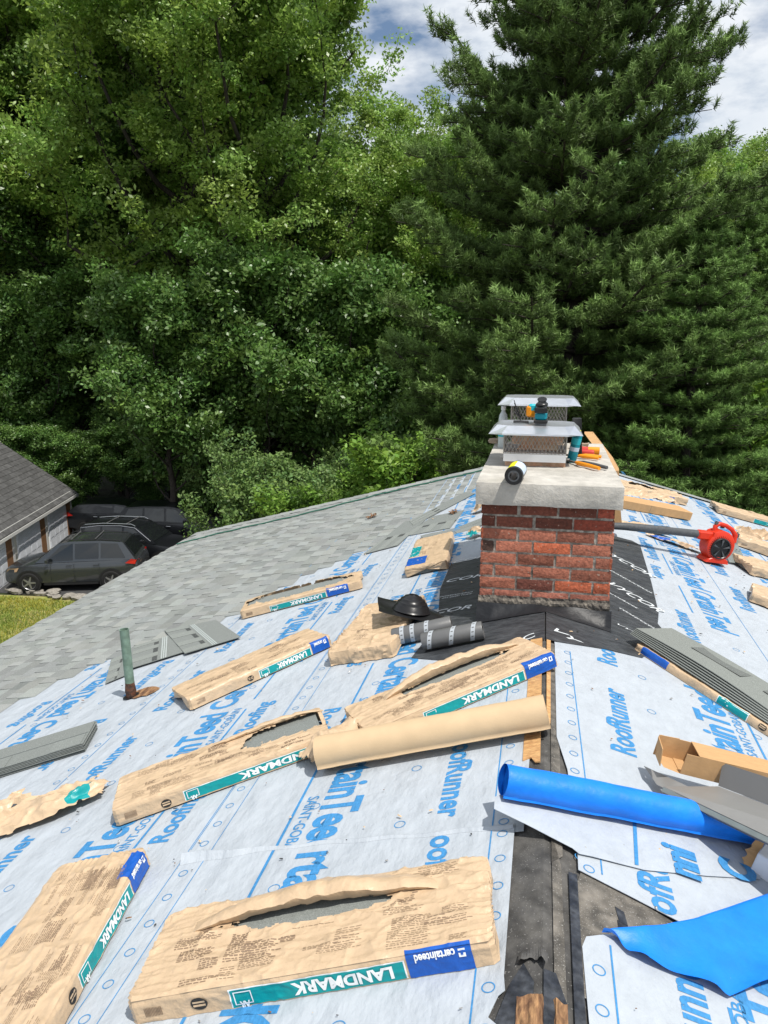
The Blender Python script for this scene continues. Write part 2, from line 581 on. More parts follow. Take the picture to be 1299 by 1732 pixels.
RIDGE_EDGE_L, RIDGE_EDGE_R = -.09, .08
def sheet(label, side, pts, lift, printer):
    u = MB()
    poly_on(u, side, pts, lift, 'underlay')
    o = u.build('underlayment_sheet', house)
    if label:
        o['label'] = label
    p = MB()
    printer(p, lift + .0012)
    if p.v:
        p.build('printed_lettering', o)
    return o

# ---- left slope: courses from the eave side up, each lapping the one below
def pr(p, l):                                       # lowest visible course
    print_strip(p, 'L', -2.31, -1, 1.0, 10.2, l, ph=.47, rings=False)
sheet('pale sheet along the finished shingles', 'L', [(-3.75, -2), (-2.27, -2), (-2.27, 10.22), (-3.75, 10.22)], .003, pr)
def pr(p, l):                                       # second course, printed the other way up
    print_strip(p, 'L', -2.36, 1, 1.0, 10.2, l, ph=.155)
    line_on(p, 'L', -1.26, 2.26, 10.2, .0035, l)
sheet('pale sheet in the middle of the left slope', 'L', [(-2.33, -2), (-1.17, -2), (-1.17, 10.22), (-2.33, 10.22)], .006, pr)
def pr(p, l):                                       # ridge course, far length
    print_strip(p, 'L', RIDGE_EDGE_L, -1, 2.2, 10.2, l, ph=.49)
    line_on(p, 'L', -1.265, 2.3, 10.0, .003, l)
    y = 2.33
    while y < 10:
        ring_on(p, 'L', -1.225, y, .017, l)
        y += .121
sheet('pale sheet beside the chimney', 'L', [(-1.27, 2.2), (-.06, 2.2), (-.05, 2.7), (-.075, 2.75), (-.07, 3.8), (-.06, 10.22), (-1.27, 10.22)], .009, pr)
def pr(p, l):                                       # ridge course, near length
    print_strip(p, 'L', RIDGE_EDGE_L, -1, -1.5, 2.235, l, ph=.745 - .855)
    text_on(p, 'L', 'rtainTeed', RIDGE_EDGE_L - .72, 2.2, -1, .155, .66, l, bold=.03, spacing=.95)
    text_on(p, 'L', 'oofRunner', RIDGE_EDGE_L - .262, 2.215, -1, .088, .50, l, bold=.03, spacing=1)
    y = -1.4
    while y < 2.2:
        ring_on(p, 'L', -1.225, y + .05, .017, l)
        y += .121
sheet('pale near sheet with its torn lower corner', 'L', [(-1.262, -2), (-.09, -2), (-.09, 1.47), (-.12, 1.50), (-.10, 1.56), (-.085, 1.575), (-.09, 1.62), (-.088, 2.235), (-.3, 2.247), (-.65, 2.25), (-.9, 2.238), (-1.262, 2.24)], .013, pr)
# raised wavy lap where the near length overlaps the far one
lap = MB()
n = 60
vv = []
for i in range(n + 1):
    t = i / n
    x = -1.262 + t * 1.17
    h = .004 + .024 * max(0, 1 - t * 3.2) + .004 * abs(math.sin(t * 9)) * (t > .4)
    y = 2.238 + .012 * math.sin(t * 5) + .004 * math.sin(t * 31)
    vv += [on('L', x, y - .012 - .02 * max(0, 1 - t * 3), .0135), on('L', x, y, .0135 + h), on('L', x, y + .004, .0125 + h)]
lap.add(vv, [(3 * i + a, 3 * i + 3 + a, 3 * i + 4 + a, 3 * i + 1 + a) for i in range(n) for a in (0, 1)], 'underlay')
lap.build('raised_lap', house)

# ---- right slope
def pr(p, l):
    for k in range(6):
        y = 5.58 + .855 * k
        text_on(p, 'R', 'RoofRunner', 1.48, y, 1, .11, .54, l, bold=.03, spacing=1)
        text_on(p, 'R', 'CertainTeed', 1.95, y - .3, 1, .165, .80, l, bold=.03, spacing=.95)
        line_on(p, 'R', 2.05, y - .3, y + .5, .011, l)
        text_on(p, 'R', 'Roofing', 2.17, y + .15, 1, .08, .34, l)
    line_on(p, 'R', 1.30, 1, 10.2, .004, l)
sheet('pale second sheet down the right slope', 'R', [(1.2, 1.0), (2.45, 1.0), (2.45, 10.22), (1.2, 10.22)], .003, pr)
def pr(p, l):
    print_strip(p, 'R', 2.42, 1, 1.0, 10.2, l, ph=.2)
sheet('pale lowest sheet down the right slope', 'R', [(2.4, 1.0), (3.6, 1.0), (3.6, 10.22), (2.4, 10.22)], .0045, pr)
def pr(p, l):
    print_strip(p, 'R', 3.57, 1, 4.0, 10.2, l, ph=.2)
sheet('pale eave sheet of the right slope', 'R', [(3.55, 1.0), (4.98, 1.0), (4.98, 10.22), (3.55, 10.22)], .006, pr)
def pr(p, l):                                       # far part of the ridge course, rolled the other way
    for k in range(6):
        y = 5.68 + .855 * k
        text_on(p, 'R', 'CertainTeed', 1.04, y, -1, .165, .80, l, bold=.03, spacing=.95)
        text_on(p, 'R', 'SAINT-GOBAIN', .985, y - .2 + .855, -1, .042, .38, l, bold=.012)
        text_on(p, 'R', 'Roofing', .80, y + .35, -1, .08, .34, l)
        text_on(p, 'R', 'RoofRunner', .90, y - 1.17 + .855 * (k > 0), 1, .10, .53, l, bold=.03, spacing=1)
        line_on(p, 'R', .955, y - .60, y - .03, .011, l)
    for y in (4.9, 5.3, 7.1, 7.46, 8.2):
        ring_on(p, 'R', 1.12, y - .3, .02, l)
    line_on(p, 'R', 1.20, 6.4, 10.2, .0035, l)
sheet('pale sheet behind the leaf blower', 'R', [(.02, 4.2), (1.26, 4.2), (1.26, 10.22), (.02, 10.22)], .0085, pr)
def pr(p, l):
    for y in np.arange(2.12, 3.75, .121):
        ring_on(p, 'R', .107, y, .017, l)
    line_on(p, 'R', .147, 2.38, 3.72, .0045, l, x1=.12)
    text_on(p, 'R', 'RoofRunner', .352, 2.86, 1, .098, .58, l, bold=.03, spacing=1)
    text_on(p, 'R', 'RoofRunner', .352, 3.72, 1, .098, .58, l, bold=.03, spacing=1)
    text_on(p, 'R', 'CertainTeed', .835, 2.90, 1, .155, .88, l, bold=.03, spacing=.95)
    text_on(p, 'R', 'SAINT-GOBAIN', .90, 3.22, 1, .045, .42, l, bold=.012)
    line_on(p, 'R', .935, 2.9, 3.85, .011, l)
    text_on(p, 'R', 'Roofing', 1.06, 3.30, 1, .085, .36, l)
    for x, ys in ((.47, (2.62, 2.97, 3.33, 3.69, 4.04)), (.95, (3.08, 3.44, 3.8, 4.15))):
        for y in ys:
            ring_on(p, 'R', x, y, .02, l)
sheet('pale sheet on the right slope in front of the chimney', 'R', [(.10, 2.28), (1.27, 2.35), (1.27, 4.5), (.02, 4.5), (.045, 3.74), (.044, 2.81), (.08, 2.6)], .0115, pr)
def pr(p, l):
    text_on(p, 'R', 'ofRunner', .372, 2.0, 1, .098, .47, l, bold=.03, spacing=1)
    text_on(p, 'R', 'C', .60, 2.40, 1, .12, .07, l, bold=.03)
    line_on(p, 'R', .168, 2.07, 2.36, .0045, l)
    line_on(p, 'R', .185, 2.32, 2.5, .010, l)
    for y in (2.20, 2.075):
        ring_on(p, 'R', .13, y, .017, l)
    ring_on(p, 'R', .62, 2.40, .02, l)
    ring_on(p, 'R', .44, 2.0, .02, l)
sheet('pale cut sheet ending over the old felt', 'R', [(.098, 2.055), (.40, 1.985), (.56, 1.99), (1.27, 2.3), (1.27, 2.46), (.5, 2.38), (.10, 2.36)], .0145, pr)
def pr(p, l):
    line_on(p, 'R', .175, 0, 1.80, .005, l, x1=.172)
    for y in np.arange(1.7, 0, -.121):
        ring_on(p, 'R', .137, y, .017, l)
    text_on(p, 'R', 'RoofRunner', .40, 1.33, 1, .098, .56, l, bold=.03, spacing=1)
    text_on(p, 'R', 'CertainTeed', .62, 1.22, 1, .13, .85, l, bold=.03, spacing=.95)
    text_on(p, 'R', 'SAINT-GOBAIN', .50, 1.45, 1, .035, .42, l, bold=.012)
    line_on(p, 'R', .46, .6, 1.74, .011, l)
sheet('pale nearest sheet whose blue back is folded over', 'R', [(.115, -2), (1.27, -2), (1.27, 2.40), (.72, 2.28), (.30, 1.92), (.17, 1.84), (.11, 1.80), (.098, 1.76), (.105, 1.5)], .0105, pr)

# ---- what the gap at the ridge shows
def patch_on(name, label, side, pts, lift, m, thick=.0018):
    g = MB()
    poly_on(g, side, pts, lift, m, thick)
    o = g.build(name, house)
    if label:
        o['label'] = label
patch_on('bare_sheathing', 'strip of orange bare sheathing at the ridge', 'L', [(-.075, 2.62), (-.045, 2.635), (-.03, 2.60), (-.012, 2.60), (-.012, 3.80), (-.07, 3.80)], .0130, 'osb', .006)
patch_on('bare_sheathing', 'narrow strip of bare sheathing right of the ridge slot', 'R', [(.004, 2.86), (.020, 2.90), (.024, 3.78), (.004, 3.80)], .0140, 'osb', .006)
for pts in ([(.022, 2.05), (.055, 2.10), (.055, 3.76), (.024, 3.76)],
            [(.108, 2.06), (.24, 2.035), (.42, 1.965), (.60, 1.95), (.36, 1.60), (.095, 1.60), (.093, 2.0)],
            [(.028, 1.30), (.058, 1.30), (.05, 2.05), (.022, 2.2)]):
    patch_on('worn_felt', None, 'R', pts, .0075, 'felt_brown')
for pts, lf in (([(.072, 1.25), (.098, 1.25), (.095, 2.035), (.07, 2.035)], .0105), ([(.20, 1.82), (.228, 1.81), (.228, 1.90), (.20, 1.91)], .0092),
            ([(.205, 1.905), (.228, 1.90), (.222, 1.95), (.198, 1.96)], .0100), ([(.315, 1.86), (.345, 1.855), (.338, 1.93), (.305, 1.935)], .0092)):
    patch_on('tar_strip', None, 'R', pts, lf, 'tar')
g = MB()
poly_on(g, 'L', [(-.088, 1.30), (-.03, 1.30), (-.018, 1.60), (-.045, 1.66), (-.075, 1.60), (-.12, 1.44)], .0085, 'tar')
poly_on(g, 'R', [(.0, 1.30), (.06, 1.30), (.055, 1.56), (.03, 1.64), (.0, 1.64)], .0085, 'tar')
# torn felt lip
vv = []
for i in range(13):
    t = i / 12
    x = -.06 + t * .075
    y = 1.64 + .028 * math.sin(t * 3.1) + .006 * math.sin(t * 17)
    vv += [on('L', x, y + .05, .005), on('L', x, y, .018 + .008 * math.sin(t * 9))]
g.add(vv, [(2 * i, 2 * i + 2, 2 * i + 3, 2 * i + 1) for i in range(12)], 'felt')
g.build('torn_felt', house)['label'] = 'torn black felt over the rotten ridge'
g = MB()
gx = [-.062, -.048, -.035, -.018, -.008]
rng = random.Random(3)
ny = 24
vv = []
nx = 26
for i in range(nx + 1):
    for j in range(ny + 1):
        x = -.060 + .118 * i / nx
        y = 1.10 + .455 * j / ny
        hz = .006 + .004 * noise.noise(Vector((x * 60, y * 14, 0)))
        if .0 < x < .028:
            hz -= .012 + .010 * noise.noise(Vector((x * 90, y * 60, 3)))
        yy = y + (.012 * noise.noise(Vector((x * 50, 2, 0))) if j == ny else 0)
        vv.append(Vector((x, yy, zroof(x) + .010 + hz)))
g.add(vv, [(i * (ny + 1) + j, (i + 1) * (ny + 1) + j, (i + 1) * (ny + 1) + j + 1, i * (ny + 1) + j + 1) for i in range(nx) for j in range(ny)], 'old_wood')
g.build('rotten_board', house)['label'] = 'rotten brown board end at the ridge'

# ---- black self-adhesive membrane round the chimney
g = MB()
poly_on(g, 'L', [(-.70, 5.62), (-.39, 5.64), (-.385, 4.26), (0, 4.26), (0, 3.78), (-.20, 3.76), (-.48, 3.70), (-.70, 3.83), (-.62, 4.3), (-.70, 5.0)], .0125, 'membrane')
poly_on(g, 'R', [(0, 3.775), (.04, 3.78), (.30, 3.90), (.50, 3.95), (.60, 4.2), (.70, 4.44), (.665, 4.6), (.70, 4.82), (.74, 5.5), (.78, 6.55), (.72, 6.62), (.36, 6.55), (.352, 4.26), (0, 4.26)], .0155, 'membrane')
mem = g.build('black_membrane', house)
g = MB()
def text_free(mb, side, txt, a, b, cap, lift, m='print_white', bold=.01, shear=.3, flip=1):
    M4, ln = frame(side, a, b, lift)
    v, f = glyphs(txt, bold, shear)
    mb.add([M4 @ Vector((vx * ln, vy * cap * flip, 0)) for vx, vy in v], f, m)
for (tx, a, b, cap) in (('VYCOR', (-.80, 4.50), (-.44, 4.48), .065), ('VYCOR', (-.82, 5.15), (-.42, 5.12), .065), ('VYCOR', (-.82, 5.62), (-.44, 5.62), .06), ('construction', (-.70, 4.82), (-.46, 4.80), .022), ('products', (-.66, 4.78), (-.46, 4.765), .02)):
    v, f = glyphs(tx, .012, .3)
    M4, ln = frame('L', a, b, .0140)
    # only the letters that land on the membrane
    vv = [M4 @ Vector((vx * ln, vy * cap, 0)) for vx, vy in v]
    ff = [q for q in f if min(vv[i].x for i in q) > -.705]
    g.add(vv, ff, 'print_white')
for (tx, a, b, cap) in (('VYCOR', (.40, 5.95), (.76, 5.62), .075), ('construction', (.42, 5.48), (.70, 5.2), .026), ('VYCOR', (.40, 5.12), (.70, 4.83), .08), ('products', (.38, 4.92), (.56, 4.76), .024), ('construction', (.44, 4.66), (.66, 4.44), .026), ('VYCOR', (.40, 4.35), (.62, 4.22), .02)):
    text_free(g, 'R', tx, a, b, cap, .017)
text_free(g, 'R', 'VY', (.03, 3.93), (.17, 3.84), .05, .017)
text_free(g, 'L', 'C', (-.10, 3.80), (-.03, 3.84), .055, .0140)
g.box((.36, 3.93, 0), (.46, 3.97, .0006), 'print_white', Matrix.Translation((0, 0, -.108 + .0005)) @ Matrix.Rotation(0, 4, 'X')) if False else None
g.build('printed_lettering', mem)
# pleated shiny flashing skirt against the bricks
g = MB()
vv = []
for i in range(31):
    t = i / 30
    x = -.392 + t * .755
    zb = -S * abs(x)
    fold = .012 * math.sin(t * 7) + .008 * noise.noise(Vector((t * 9, 0, 0)))
    vv += [Vector((x, 4.175 + fold * .4, zb + .019)), Vector((x, 4.215 + fold * .5, zb + .023 + max(0, .012 - abs(t - .55) * .03))), Vector((x, 4.252, .026 - .02 * abs(t - .5) + .004 * math.sin(t * 19)))]
g.add(vv, [(3 * i + a, 3 * i + 3 + a, 3 * i + 4 + a, 3 * i + 1 + a) for i in range(30) for a in (0, 1)], 'membrane_shiny')
smooth_angle(g.build('flashing_skirt', house), 60)

# ------------------------------------------------------------------ finished shingles
bor = [(-5, -3.7), (3.6, -3.62), (4.12, -3.56), (4.47, -3.46), (4.75, -3.3), (4.9, -3.13), (5.05, -2.80), (5.35, -2.42), (5.6, -2.25), (6.1, -2.12), (6.6, -1.75), (6.85, -1.52), (7.7, -1.34), (8.05, -1.2), (8.3, -.95), (8.5, -.82), (9.2, -.75), (9.3, -.4), (9.75, -.3), (10.3, -.1)]
def border(y):
    for (a, xa), (b, xb) in zip(bor, bor[1:]):
        if a <= y <= b:
            return xa + (xb - xa) * (y - a) / (b - a)
    return -3.7
sh = MB()
rng = random.Random(11)
ex = .122
k = 0
while -EAVE + k * ex < -.1:
    xl = -EAVE - .012 + k * ex
    y = -4.9 + rng.random() * .3
    thick_next = rng.random() < .5
    while y < Y1 + .02:
        wd = rng.uniform(.07, .20)
        y2 = min(y + wd, Y1 + .025)
        if border((y + y2) / 2) > xl + ex * .55 and y2 - y > .02:
            th = .0135 if thick_next else .0075
            xu = xl + ex * 1.12
            g0 = rng.uniform(.84, 1.14) * (.84 if rng.random() < .10 else 1)
            tint = (g0 * rng.uniform(.98, 1.02), g0, g0 * rng.uniform(.97, 1.02))
            if not thick_next:
                tint = tuple(c * .90 for c in tint)
            a = on('L', xl, y + .001, th + .006); b = on('L', xl, y2 - .001, th + .006)
            c = on('L', xu, y2 - .001, .0052); d = on('L', xu, y + .001, .0052)
            a2 = on('L', xl, y + .001, .003); b2 = on('L', xl, y2 - .001, .003)
            sh.add([a, b, c, d, a2, b2, on('L', xu, y2 - .001, .003), on('L', xu, y + .001, .003)], [(0, 3, 2, 1), (4, 0, 1, 5), (1, 2, 6, 5), (3, 0, 4, 7)], 'shingle', tint)
        y = y2
        thick_next = (not thick_next) if rng.random() < .8 else thick_next
    k += 1
fs = sh.build('shingle_field', house)
# row of rake caps along the far edge and the lighter scrap at the corner
rk = MB()
x = -EAVE - .01
while x < -.2:
    g0 = rng.uniform(.9, 1.15)
    x2 = x + .24
    rk.add([on('L', x, Y1 - .20, .020), on('L', x, Y1 + .03, .020), on('L', x2, Y1 + .03, .013), on('L', x2, Y1 - .20, .013), on('L', x, Y1 - .20, .010), on('L', x, Y1 + .03, .010)],
           [(0, 3, 2, 1), (4, 0, 1, 5)], 'shingle', (g0, g0, g0))
    x = x2 - .02
rk.build('rake_shingles', house)
rk = MB()
x = .2
while x < EAVE:
    g0 = rng.uniform(.8, 1.1)
    rk.add([on('R', x, Y1 - .12, .022), on('R', x + .3, Y1 - .12, .022), on('R', x + .3, Y1 + .03, .022), on('R', x, Y1 + .03, .022)], [(0, 1, 2, 3)], 'shingle', (g0, g0, g0))
    x += .3
rk.build('rake_shingles', house)

# grit, staples and crumbs dropped on the sheets
mb = MB()
rr = random.Random(99)
for q in range(420):
    side_ = 'L' if rr.random() < .62 else 'R'
    x = -rr.uniform(.12, 3.2) if side_ == 'L' else rr.uniform(.12, 1.9)
    y = 1.3 + 6.5 * rr.random() ** 1.5
    if side_ == 'L' and border(y) > x - .1:
        continue
    s_ = rr.uniform(.0012, .0036) * (.7 + y * .16)
    p = on(side_, x, y, .020)
    a = rr.random() * 6.28
    ax = Vector((math.cos(a), math.sin(a), 0)) * s_ * rr.uniform(1, 2.6); ay = Vector((-math.sin(a), math.cos(a), 0)) * s_
    mb.add([p - ax - ay, p + ax - ay, p + ax * .8 + ay, p - ax + ay * .7, p + Vector((0, 0, s_))], [(0, 1, 4), (1, 2, 4), (2, 3, 4), (3, 0, 4)], rr.choice(['dirt', 'asphalt_edge', 'kraft_roll', 'grey_metal']))
tag(mb.build('roof_grit'), 'crumbs of shingle grit and paper scattered over the underlayment', 'debris', kind='stuff')
# ------------------------------------------------------------------ chimney (built into the house)
ch = MB()
CX0, CX1, CY0, CY1 = -.378, .348, 4.27, 5.90
CZ0, CZ1 = -.16, .612
ch.box((CX0 + .008, CY0 + .008, -1.2), (CX1 - .008, CY1 - .008, CZ1 + .02), 'mortar')
rng = random.Random(5)
def brick_face(mb, o, ax, ay, an, w, h, tint):
    """one worn brick face: bulged 6x3 grid with sides"""
    nx_, ny_ = 7, 4
    seed = rng.random() * 50
    vs = []
    for i in range(nx_ + 1):
        for j in range(ny_ + 1):
            u, v = i / nx_, j / ny_
            edge = (i in (0, nx_)) or (j in (0, ny_))
            jx = .0022 * noise.noise(Vector((u * 6, v * 5, seed)))
            jy = .0022 * noise.noise(Vector((u * 6, v * 5, seed + 9)))
            d = (-.0016 if edge else .0008) + .0042 * noise.noise(Vector((u * 5, v * 3, seed + 3)))
            vs.append(o + ax * (u * w + jx) + ay * (v * h + jy) + an * d)
    fs = [(i * (ny_ + 1) + j, (i + 1) * (ny_ + 1) + j, (i + 1) * (ny_ + 1) + j + 1, i * (ny_ + 1) + j + 1) for i in range(nx_) for j in range(ny_)]
    mb.add(vs, fs, 'brick', tint)
    ring = [j for j in range(ny_ + 1)] + [i * (ny_ + 1) + ny_ for i in range(1, nx_ + 1)] + [nx_ * (ny_ + 1) + j for j in range(ny_ - 1, -1, -1)] + [i * (ny_ + 1) for i in range(nx_ - 1, 0, -1)]
    base = [vs[i] - an * .010 for i in ring]
    rv = [vs[i] for i in ring]
    n_ = len(ring)
    mb.add(rv + base, [(i, (i + 1) % n_, n_ + (i + 1) % n_, n_ + i) for i in range(n_)], 'brick', tint)
COURSE = .0725
for (o, ax, an, W) in ((Vector((CX0, CY0, 0)), Vector((1, 0, 0)), Vector((0, -1, 0)), CX1 - CX0), (Vector((CX1, CY0, 0)), Vector((0, 1, 0)), Vector((1, 0, 0)), CY1 - CY0),
                       (Vector((CX0, CY1, 0)), Vector((0, -1, 0)), Vector((-1, 0, 0)), CY1 - CY0), (Vector((CX1, CY1, 0)), Vector((-1, 0, 0)), Vector((0, 1, 0)), CX1 - CX0)):
    for c in range(-4, 9):
        z = CZ1 - (c + 1) * COURSE + .004 if c >= 0 else None
        if c < 0:
            z = CZ1 - (9 - c) * COURSE + .004
        x = 0
        full, gap = .1995, .0135
        first = full if c % 2 == 0 else .072
        # rows alternate as in the photo
        while x < W - .015:
            wd = min(first, W - x)
            first = full
            if W - (x + wd) < .03:
                wd = W - x
            row = c if c >= 0 else 8
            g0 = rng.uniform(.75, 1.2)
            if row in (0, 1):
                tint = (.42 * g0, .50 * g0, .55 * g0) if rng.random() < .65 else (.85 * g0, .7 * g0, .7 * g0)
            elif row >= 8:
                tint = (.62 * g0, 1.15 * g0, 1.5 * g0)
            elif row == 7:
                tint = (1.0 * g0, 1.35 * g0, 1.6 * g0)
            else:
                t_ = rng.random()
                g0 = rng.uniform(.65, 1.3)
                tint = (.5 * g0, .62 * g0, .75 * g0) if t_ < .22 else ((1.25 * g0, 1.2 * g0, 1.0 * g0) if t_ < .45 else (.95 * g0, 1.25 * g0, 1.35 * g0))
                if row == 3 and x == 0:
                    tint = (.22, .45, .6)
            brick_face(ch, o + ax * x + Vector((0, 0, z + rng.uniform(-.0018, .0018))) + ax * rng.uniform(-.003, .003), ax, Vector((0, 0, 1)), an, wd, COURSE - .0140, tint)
            x += wd + gap
stack = ch.build('chimney', house)
smooth_angle(stack, 50)
stack['label'] = 'red brick chimney with worn mortar and a thick concrete crown'
# mortar smear at the foot
g = MB()
vv = []
n = 60
for i in range(n + 1):
    x = CX0 - .006 + (CX1 - CX0 + .01) * i / n
    for j in range(7):
        z = .062 - j * .015
        rz = .010 * noise.noise(Vector((x * 22, z * 40, 1))) + .007 * noise.noise(Vector((x * 60, z * 80, 4)))
        vv.append(Vector((x, CY0 - .007 - abs(rz) - (.005 if j in (2, 3) else 0), z + .012 * (i / n) + .008 * noise.noise(Vector((x * 15, 0, 7))))))
g.add(vv, [(i * 7 + j, i * 7 + j + 1, (i + 1) * 7 + j + 1, (i + 1) * 7 + j) for i in range(n) for j in range(6)], 'grime')
g.build('mortar_smear', stack)
# crown slab with rough faces
def rough_block(mb, lo, hi, m, amp=.004, cell=.02, edge=.006):
    """closed box whose faces are finely gridded and knocked about"""
    lo, hi = Vector(lo), Vector(hi)
    for ax in range(3):
        for sgn in (0, 1):
            a, b = [i for i in range(3) if i != ax]
            na = max(2, int((hi[a] - lo[a]) / cell)); nb = max(2, int((hi[b] - lo[b]) / cell))
            vs = []
            for i in range(na + 1):
                for j in range(nb + 1):
                    p = Vector((0, 0, 0))
                    p[ax] = hi[ax] if sgn else lo[ax]
                    p[a] = lo[a] + (hi[a] - lo[a]) * i / na
                    p[b] = lo[b] + (hi[b] - lo[b]) * j / nb
                    c_ = (lo + hi) / 2
                    nb_edges = sum(1 for q in range(3) if min(p[q] - lo[q], hi[q] - p[q]) < 1e-6)
                    dsp = Vector((noise.noise(p * 14), noise.noise(p * 14 + Vector((9, 0, 0))), noise.noise(p * 14 + Vector((0, 9, 0))))) * amp \
                        + Vector((noise.noise(p * 47), noise.noise(p * 47 + Vector((5, 0, 0))), noise.noise(p * 47 + Vector((0, 5, 0))))) * amp * .6
                    if nb_edges >= 2:
                        dsp += (c_ - p).normalized() * edge
                    vs.append(p + dsp)
            fs = [(i * (nb + 1) + j, (i + 1) * (nb + 1) + j, (i + 1) * (nb + 1) + j + 1, i * (nb + 1) + j + 1) for i in range(na) for j in range(nb)]
            if (sgn == 0) != (ax == 1):
                fs = [f[::-1] for f in fs]
            mb.add(vs, fs, m)
g = MB()
rough_block(g, (-.414, 4.222, .604), (.385, 5.96, .729), 'concrete', .0028, .022, .006)
smooth_angle(g.build('crown', stack), 50)
CT = .730
def flue(name, x0, x1, y0, y1, z1, label):
    g = MB()
    t_ = .022
    for (a, b, c, d) in ((x0, x1, y0, y0 + t_), (x0, x1, y1 - t_, y1), (x0, x0 + t_, y0 + t_, y1 - t_), (x1 - t_, x1, y0 + t_, y1 - t_)):
        g.rbox((a, c, CT - .02), (b, d, z1), 'terracotta', .002)
    o = g.build(name, stack)
    o['label'] = label
flue('flue_liner', -.285, .085, 4.83, 5.17, CT + .035, 'front terracotta flue liner under the cap')
flue('flue_liner', -.275, .085, 5.56, 5.86, CT + .16, 'rear terracotta flue liner standing higher')

def chimney_cap(label, x0, x1, y0, y1, zb, zt, over, M4=None):
    t = thing('chimney_cap', label, 'chimney cap', Matrix.Translation(((x0 + x1) / 2, (y0 + y1) / 2, zb)), 'metal caps on the chimney')
    cx, cy = (x1 - x0) / 2, (y1 - y0) / 2
    H = zt - zb
    b = MB()
    for (a, c, d, e) in ((-cx, cx, -cy, -cy + .004), (-cx, cx, cy - .004, cy), (-cx, -cx + .004, -cy + .004, cy - .004), (cx - .004, cx, -cy + .004, cy - .004)):
        b.box((a, d, 0), (c, e, .055), 'steel')
    for sx in (-1, 1):
        b.tube([(sx * (cx + .003), -cy + .03, .02), (sx * (cx + .022), -cy + .03, .02)], .006, 'wire', 6)
    b.build('base_band', t)
    m = MB()
    def screen(p0, px, ln):
        p0 = Vector(p0); px = Vector(px)
        st = .0225
        h = H - .05
        s_ = -h
        while s_ < ln:
            for sg in (1, -1):
                # wire climbing at 60 degrees, clipped to the panel
                a0, a1 = (s_, s_ + h * .5) if sg > 0 else (s_ + h * .5, s_)
                pts = []
                for q in range(0, 13):
                    f = q / 12
                    xx = a0 + (a1 - a0) * f
                    if 0 <= xx <= ln:
                        pts.append(p0 + px * xx + Vector((0, 0, .05 + h * f)))
                if len(pts) > 1:
                    m.tube([pts[0], pts[-1]], .0019, 'wire', 4, cap=False)
            s_ += st
        m.tube([p0 + Vector((0, 0, .05)), p0 + px * ln + Vector((0, 0, .05))], .0025, 'wire', 5)
        m.tube([p0 + Vector((0, 0, .05)), p0 + Vector((0, 0, H))], .003, 'wire', 5)
    screen((-cx, -cy, 0), (1, 0, 0), 2 * cx)
    screen((cx, -cy, 0), (0, 1, 0), 2 * cy)
    screen((cx, cy, 0), (-1, 0, 0), 2 * cx)
    screen((-cx, cy, 0), (0, -1, 0), 2 * cy)
    m.build('mesh_screen', t)
    l = MB()
    ox, oy = cx + over, cy + over * .8
    ch_ = .075
    oc = [(-ox + ch_, -oy), (ox - ch_, -oy), (ox, -oy + ch_), (ox, oy - ch_), (ox - ch_, oy), (-ox + ch_, oy), (-ox, oy - ch_), (-ox, -oy + ch_)]
    ic = [(x * .86 - (0), y * .62) for x, y in oc]
    vs = [(x, y, H - .004) for x, y in oc] + [(x, y, H + .034) for x, y in ic] + [(x * .3, y * .15, H + .042) for x, y in ic] + [(x, y, H - .014) for x, y in oc]
    # turned-down corners like a folded sheet
    vs[0 * 8 + 7] = (vs[7][0] - .012, vs[7][1], H - .018)
    vs[0 * 8 + 2] = (vs[2][0] + .012, vs[2][1], H - .018)
    fs = []
    for k in range(8):
        j = (k + 1) % 8
        fs += [(k, j, 8 + j, 8 + k), (8 + k, 8 + j, 16 + j, 16 + k), (24 + k, 24 + j, j, k)]
    fs.append(tuple(range(16, 24)))
    l.add(vs, fs, 'steel')
    l.build('lid', t)
    return t
chimney_cap('bright metal chimney cap on the front flue, with tools lying on its lid', -.295, .085, 4.80, 5.20, CT + .03, .945, .085)
chimney_cap('bright metal chimney cap on the rear flue, the higher one behind', -.285, .095, 5.50, 5.86, CT + .12, 1.062, .085)

# ------------------------------------------------------------------ vent pipe on the left slope
T = Matrix.Translation((-2.494, 3.996, -.674))
t = thing('vent_pipe', 'green painted vent pipe standing out of a ragged hole in the underlayment', 'vent pipe', T)
g = MB()
tilt = Matrix.Rotation(RAD(-1.5), 4, 'Y')
g.lathe([(.028, .06), (.028, .44), (.0285, .452), (.024, .452), (.024, .30)], 'pvc_green', 28, tilt)
smooth_angle(g.build('pipe', t))
g = MB()
g.lathe([(.027, -.1), (.028, -.01), (.033, .005), (.030, .03), (.034, .045), (.031, .075), (.0285, .09), (.0287, .105)], 'rust', 28, tilt)
smooth_angle(g.build('rusty_collar', t), 40)
g = MB()
hole = []
for k in range(18):
    a = 2 * math.pi * k / 18
    rr = 1 + .25 * noise.noise(Vector((math.cos(a) * 2, math.sin(a) * 2, 0)))
    hole.append((-2.42 + .10 * math.cos(a) * rr, 4.03 + .075 * math.sin(a) * rr))
poly_on(g, 'L', hole, .0105, 'old_wood', .0005)
poly_on(g, 'L', [(-2.495 + .05 * math.cos(q * .5), 4.0 + .05 * math.sin(q * .5)) for q in range(12)], .0112, 'sealant', .0005)
g.build('cut_hole', house)['label'] = 'ragged hole cut in the underlayment round the vent pipe'

